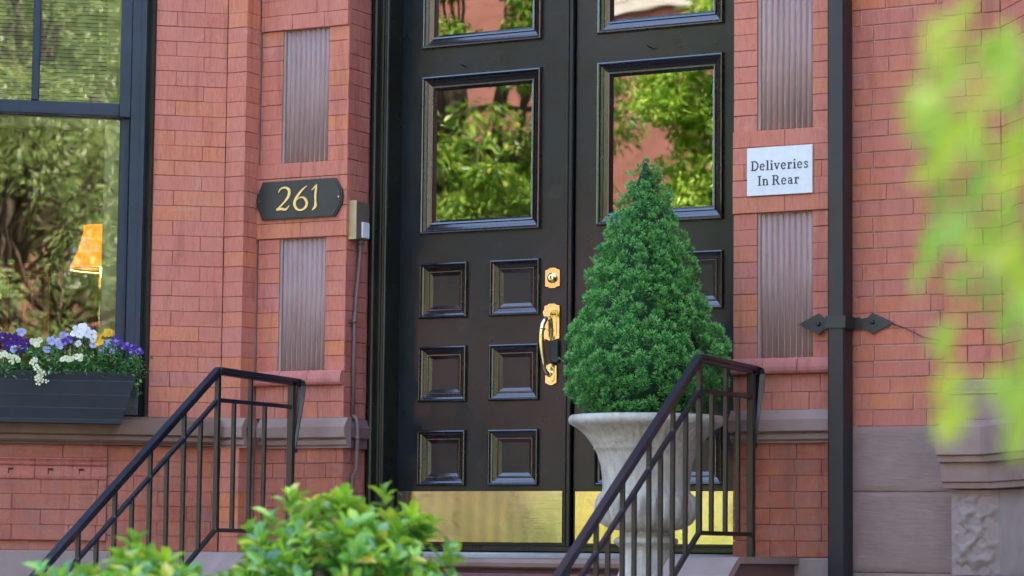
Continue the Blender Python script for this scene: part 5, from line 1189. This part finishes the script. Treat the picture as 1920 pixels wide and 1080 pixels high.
hedge('long clipped front hedge across the road facing the black doors', -13.15, -4.5, -23.3, -22.5, 1.0, M['street_leaf'], 31)
hedge('taller dark hedge across the road opposite the left bay window', 4, 16, -23.3, -22.5, 0.4, M['street_leaf_dark'], 32)

# ================================================================== ROW HOUSES ACROSS
M['brick_across'] = far_brick('sunlit_brick_wall', '#8a5240', '#9c6250', '#84695c')
M['brick_across2'] = surf('brown_brick_wall', '#7a6a5c', '#88766a', 3, 0.85, 0.4, 40, 0.004)
def row_house(x0, x1, mat, label, hgt, seed, only=None):
    r = random.Random(seed); o = thing('row_house', label, 'house', ((x0 + x1) / 2, -28, ZG), 'row houses across the road')
    Y = -25.0; nwin = 3; wd = (x1 - x0) / nwin; holes = []
    rows = [(0.6, 2.9), (4.3, 6.6), (7.9, 10.0)]
    for i in range(nwin):
        for (a, b) in rows:
            cx = x0 + wd * (i + 0.5)
            if only and (i, a) not in only: continue
            holes.append((cx - 0.62, cx + 0.62, a, b))
    T = lambda q: Vector((q.x, Y - q.y, q.z))
    m_ = MB(); m_.sheet(x0, x1, ZG, hgt, holes, 0.0, 0.3, 0, T); m_.box(x0, x1, 0.35, 7, ZG, hgt - 0.02, 0, T)
    m_.obj('wall', [mat], o)
    m_ = MB(); m_.box(x0 - 0.0, x1, -0.25, 7, hgt, hgt + 0.5, 0, T); m_.obj('roof', [M['roof']], o)
    for (a, b, c_, d_) in holes:
        m_ = MB(); m_.box(a, b, 0.12, 0.16, c_ + 0.06, c_ + 0.12, 0, T); m_.box(a, b, 0.10, 0.17, (c_ + d_) / 2 - 0.03, (c_ + d_) / 2 + 0.03, 0, T); m_.box(a, a + 0.07, 0.12, 0.16, c_ + .121, d_, 0, T); m_.box(b - 0.07, b, 0.12, 0.16, c_ + .121, d_, 0, T); m_.box(a + .071, b - .071, 0.12, 0.16, d_ - 0.07, d_, 0, T)
        w_ = m_.obj('window', [M['white_stone']], o)
        m_ = MB(); m_.box(a + 0.07, b - 0.07, 0.14, 0.145, c_ + 0.12, d_ - 0.07, 0, T); m_.obj('glass_pane', [M['far_glass']], w_)
        m_ = MB(); m_.box(a - 0.12, b + 0.12, -0.08, 0.1, c_ - 0.18, c_ - 0.001, 0, T); m_.box(a - 0.12, b + 0.12, -0.05, 0.1, d_ + 0.001, d_ + 0.28, 0, T); m_.obj('sill', [M['white_stone']], w_)
    return o
k = NT('far_window_glass'); b_ = k.bsdf(Base_Color='#6c7c88', Roughness=0.08, Metallic=0.3); k.l(b_.outputs[0], k.out.inputs[0]); M['far_glass'] = k.m
row_house(-26, -18.5, M['brick_across2'], 'brown brick row house at the far left across the road', 11, 1)
row_house(-18.45, -10.6, M['brick_across'], 'sunlit red brick row house across the road opposite the doors', 12, 2, [(0, 0.6), (0, 4.3), (0, 7.9), (2, 0.6), (2, 7.9)])
row_house(-10.55, -3, M['brick_across2'], 'brown brick row house across the road beside the red one', 11.5, 3)
row_house(-2.95, 5, M['brick_across'], 'red brick row house across the road behind the photographer', 12, 4)
row_house(5.05, 13, M['brick_across2'], 'brown brick row house across the road opposite the left bay', 11.5, 5)
row_house(13.05, 21, M['brick_across'], 'red brick row house at the far right across the road', 12, 6)

# ================================================================== FOREGROUND TREE (blurred leaves at the right)
nt_ = thing('garden_tree', 'young tree whose bright blurred leaves hang into the right edge of the view', 'tree', (6.4, -6.9, ZG))
q = MB(); q.tube([(6.4, -6.9, ZG), (6.3, -7.0, -0.3), (6.1, -7.1, 0.7), (6.0, -7.2, 1.6)], [0.05, 0.045, 0.035, 0.02], 10); q.obj('trunk', [M['bark']], nt_)
brs = [[(6.1, -7.1, 0.62), (5.4, -7.4, 0.72), (4.85, -7.7, 0.62), (4.55, -7.8, 0.45), (4.47, -7.82, 0.30)], [(6.05, -7.15, 0.3), (5.4, -7.45, 0.42), (4.8, -7.75, 0.32), (4.56, -7.82, 0.16)],
       [(6.1, -7.1, 0.9), (5.5, -7.3, 1.1), (4.9, -7.6, 0.95), (4.6, -7.8, 0.7), (4.53, -7.85, 0.45)], [(6.2, -7.05, 0.1), (5.6, -7.2, 0.25), (4.9, -7.7, 0.2), (4.62, -7.85, 0.02)]]
q = MB()
for b_ in brs: q.tube(b_, [0.009, 0.006, 0.0035, 0.002, 0.0015][:len(b_)], 6)
q.obj('branch', [M['stem']], nt_)
Pn, Dn, Ln = [], [], []
spots = [(1790, 60, 9, 40), (1740, 150, 5, 26), (1800, 190, 10, 34), (1745, 220, 4, 24), (1775, 115, 9, 30), (1890, 60, 13, 36), (1915, 150, 5, 30), (1750, 300, 3, 26), (1830, 300, 5, 26), (1880, 340, 11, 30), (1738, 420, 2, 20),
         (1750, 430, 3, 26), (1800, 420, 4, 30), (1885, 430, 11, 30), (1790, 500, 3, 22), (1905, 500, 6, 26), (1760, 580, 3, 24), (1885, 540, 9, 26), (1900, 620, 6, 26), (1840, 680, 4, 26), (1820, 730, 3, 16), (1895, 700, 6, 26), (1910, 760, 3, 20), (1850, 20, 10, 34), (1900, 250, 5, 30)]
r = np.random.default_rng(77)
for (px, py, k_, spr) in spots:
    for j in range(max(2, int(k_ * 0.62))):
        Y = -7.8 + r.uniform(-0.28, 0.25); p = at(px + 22 + r.normal() * spr * 0.7, py + r.normal() * spr * 0.9, Y)
        Pn.append(tuple(p)); Dn.append((r.normal() * 0.5 - 0.5, r.normal() * .5, -1.0 + r.normal() * .3)); Ln.append(r.uniform(0.030, 0.048))
for j in range(1000):
    t = r.random() ** 0.6; b_ = brs[r.integers(0, 4)]; i = min(len(b_) - 2, int(t * (len(b_) - 1))); p = np.array(b_[i]) * 0.5 + np.array(b_[i + 1]) * 0.5 + r.normal(size=3) * [0.25, 0.16, 0.16] + [0.16, 0, 0]
    pp = Vector(p) - CAM
    if pp.dot(R_) / pp.dot(F_) * 5200 + 960 < 2060: continue
    Pn.append(tuple(p)); Dn.append((r.normal() * 0.5, r.normal() * .5, -1.0)); Ln.append(r.uniform(0.035, 0.055))
Ln = np.array(Ln); Pn = np.array(Pn); Dn = np.array(Dn)
V, F = leaf_cloud(Pn, Dn, r.normal(size=Pn.shape) * .5 + np.array([0.2, -1., 0.4]), Ln, Ln * 0.36, 'leaf')
npmesh('leaves', V, F, M['near_leaf'], nt_, smooth=True)
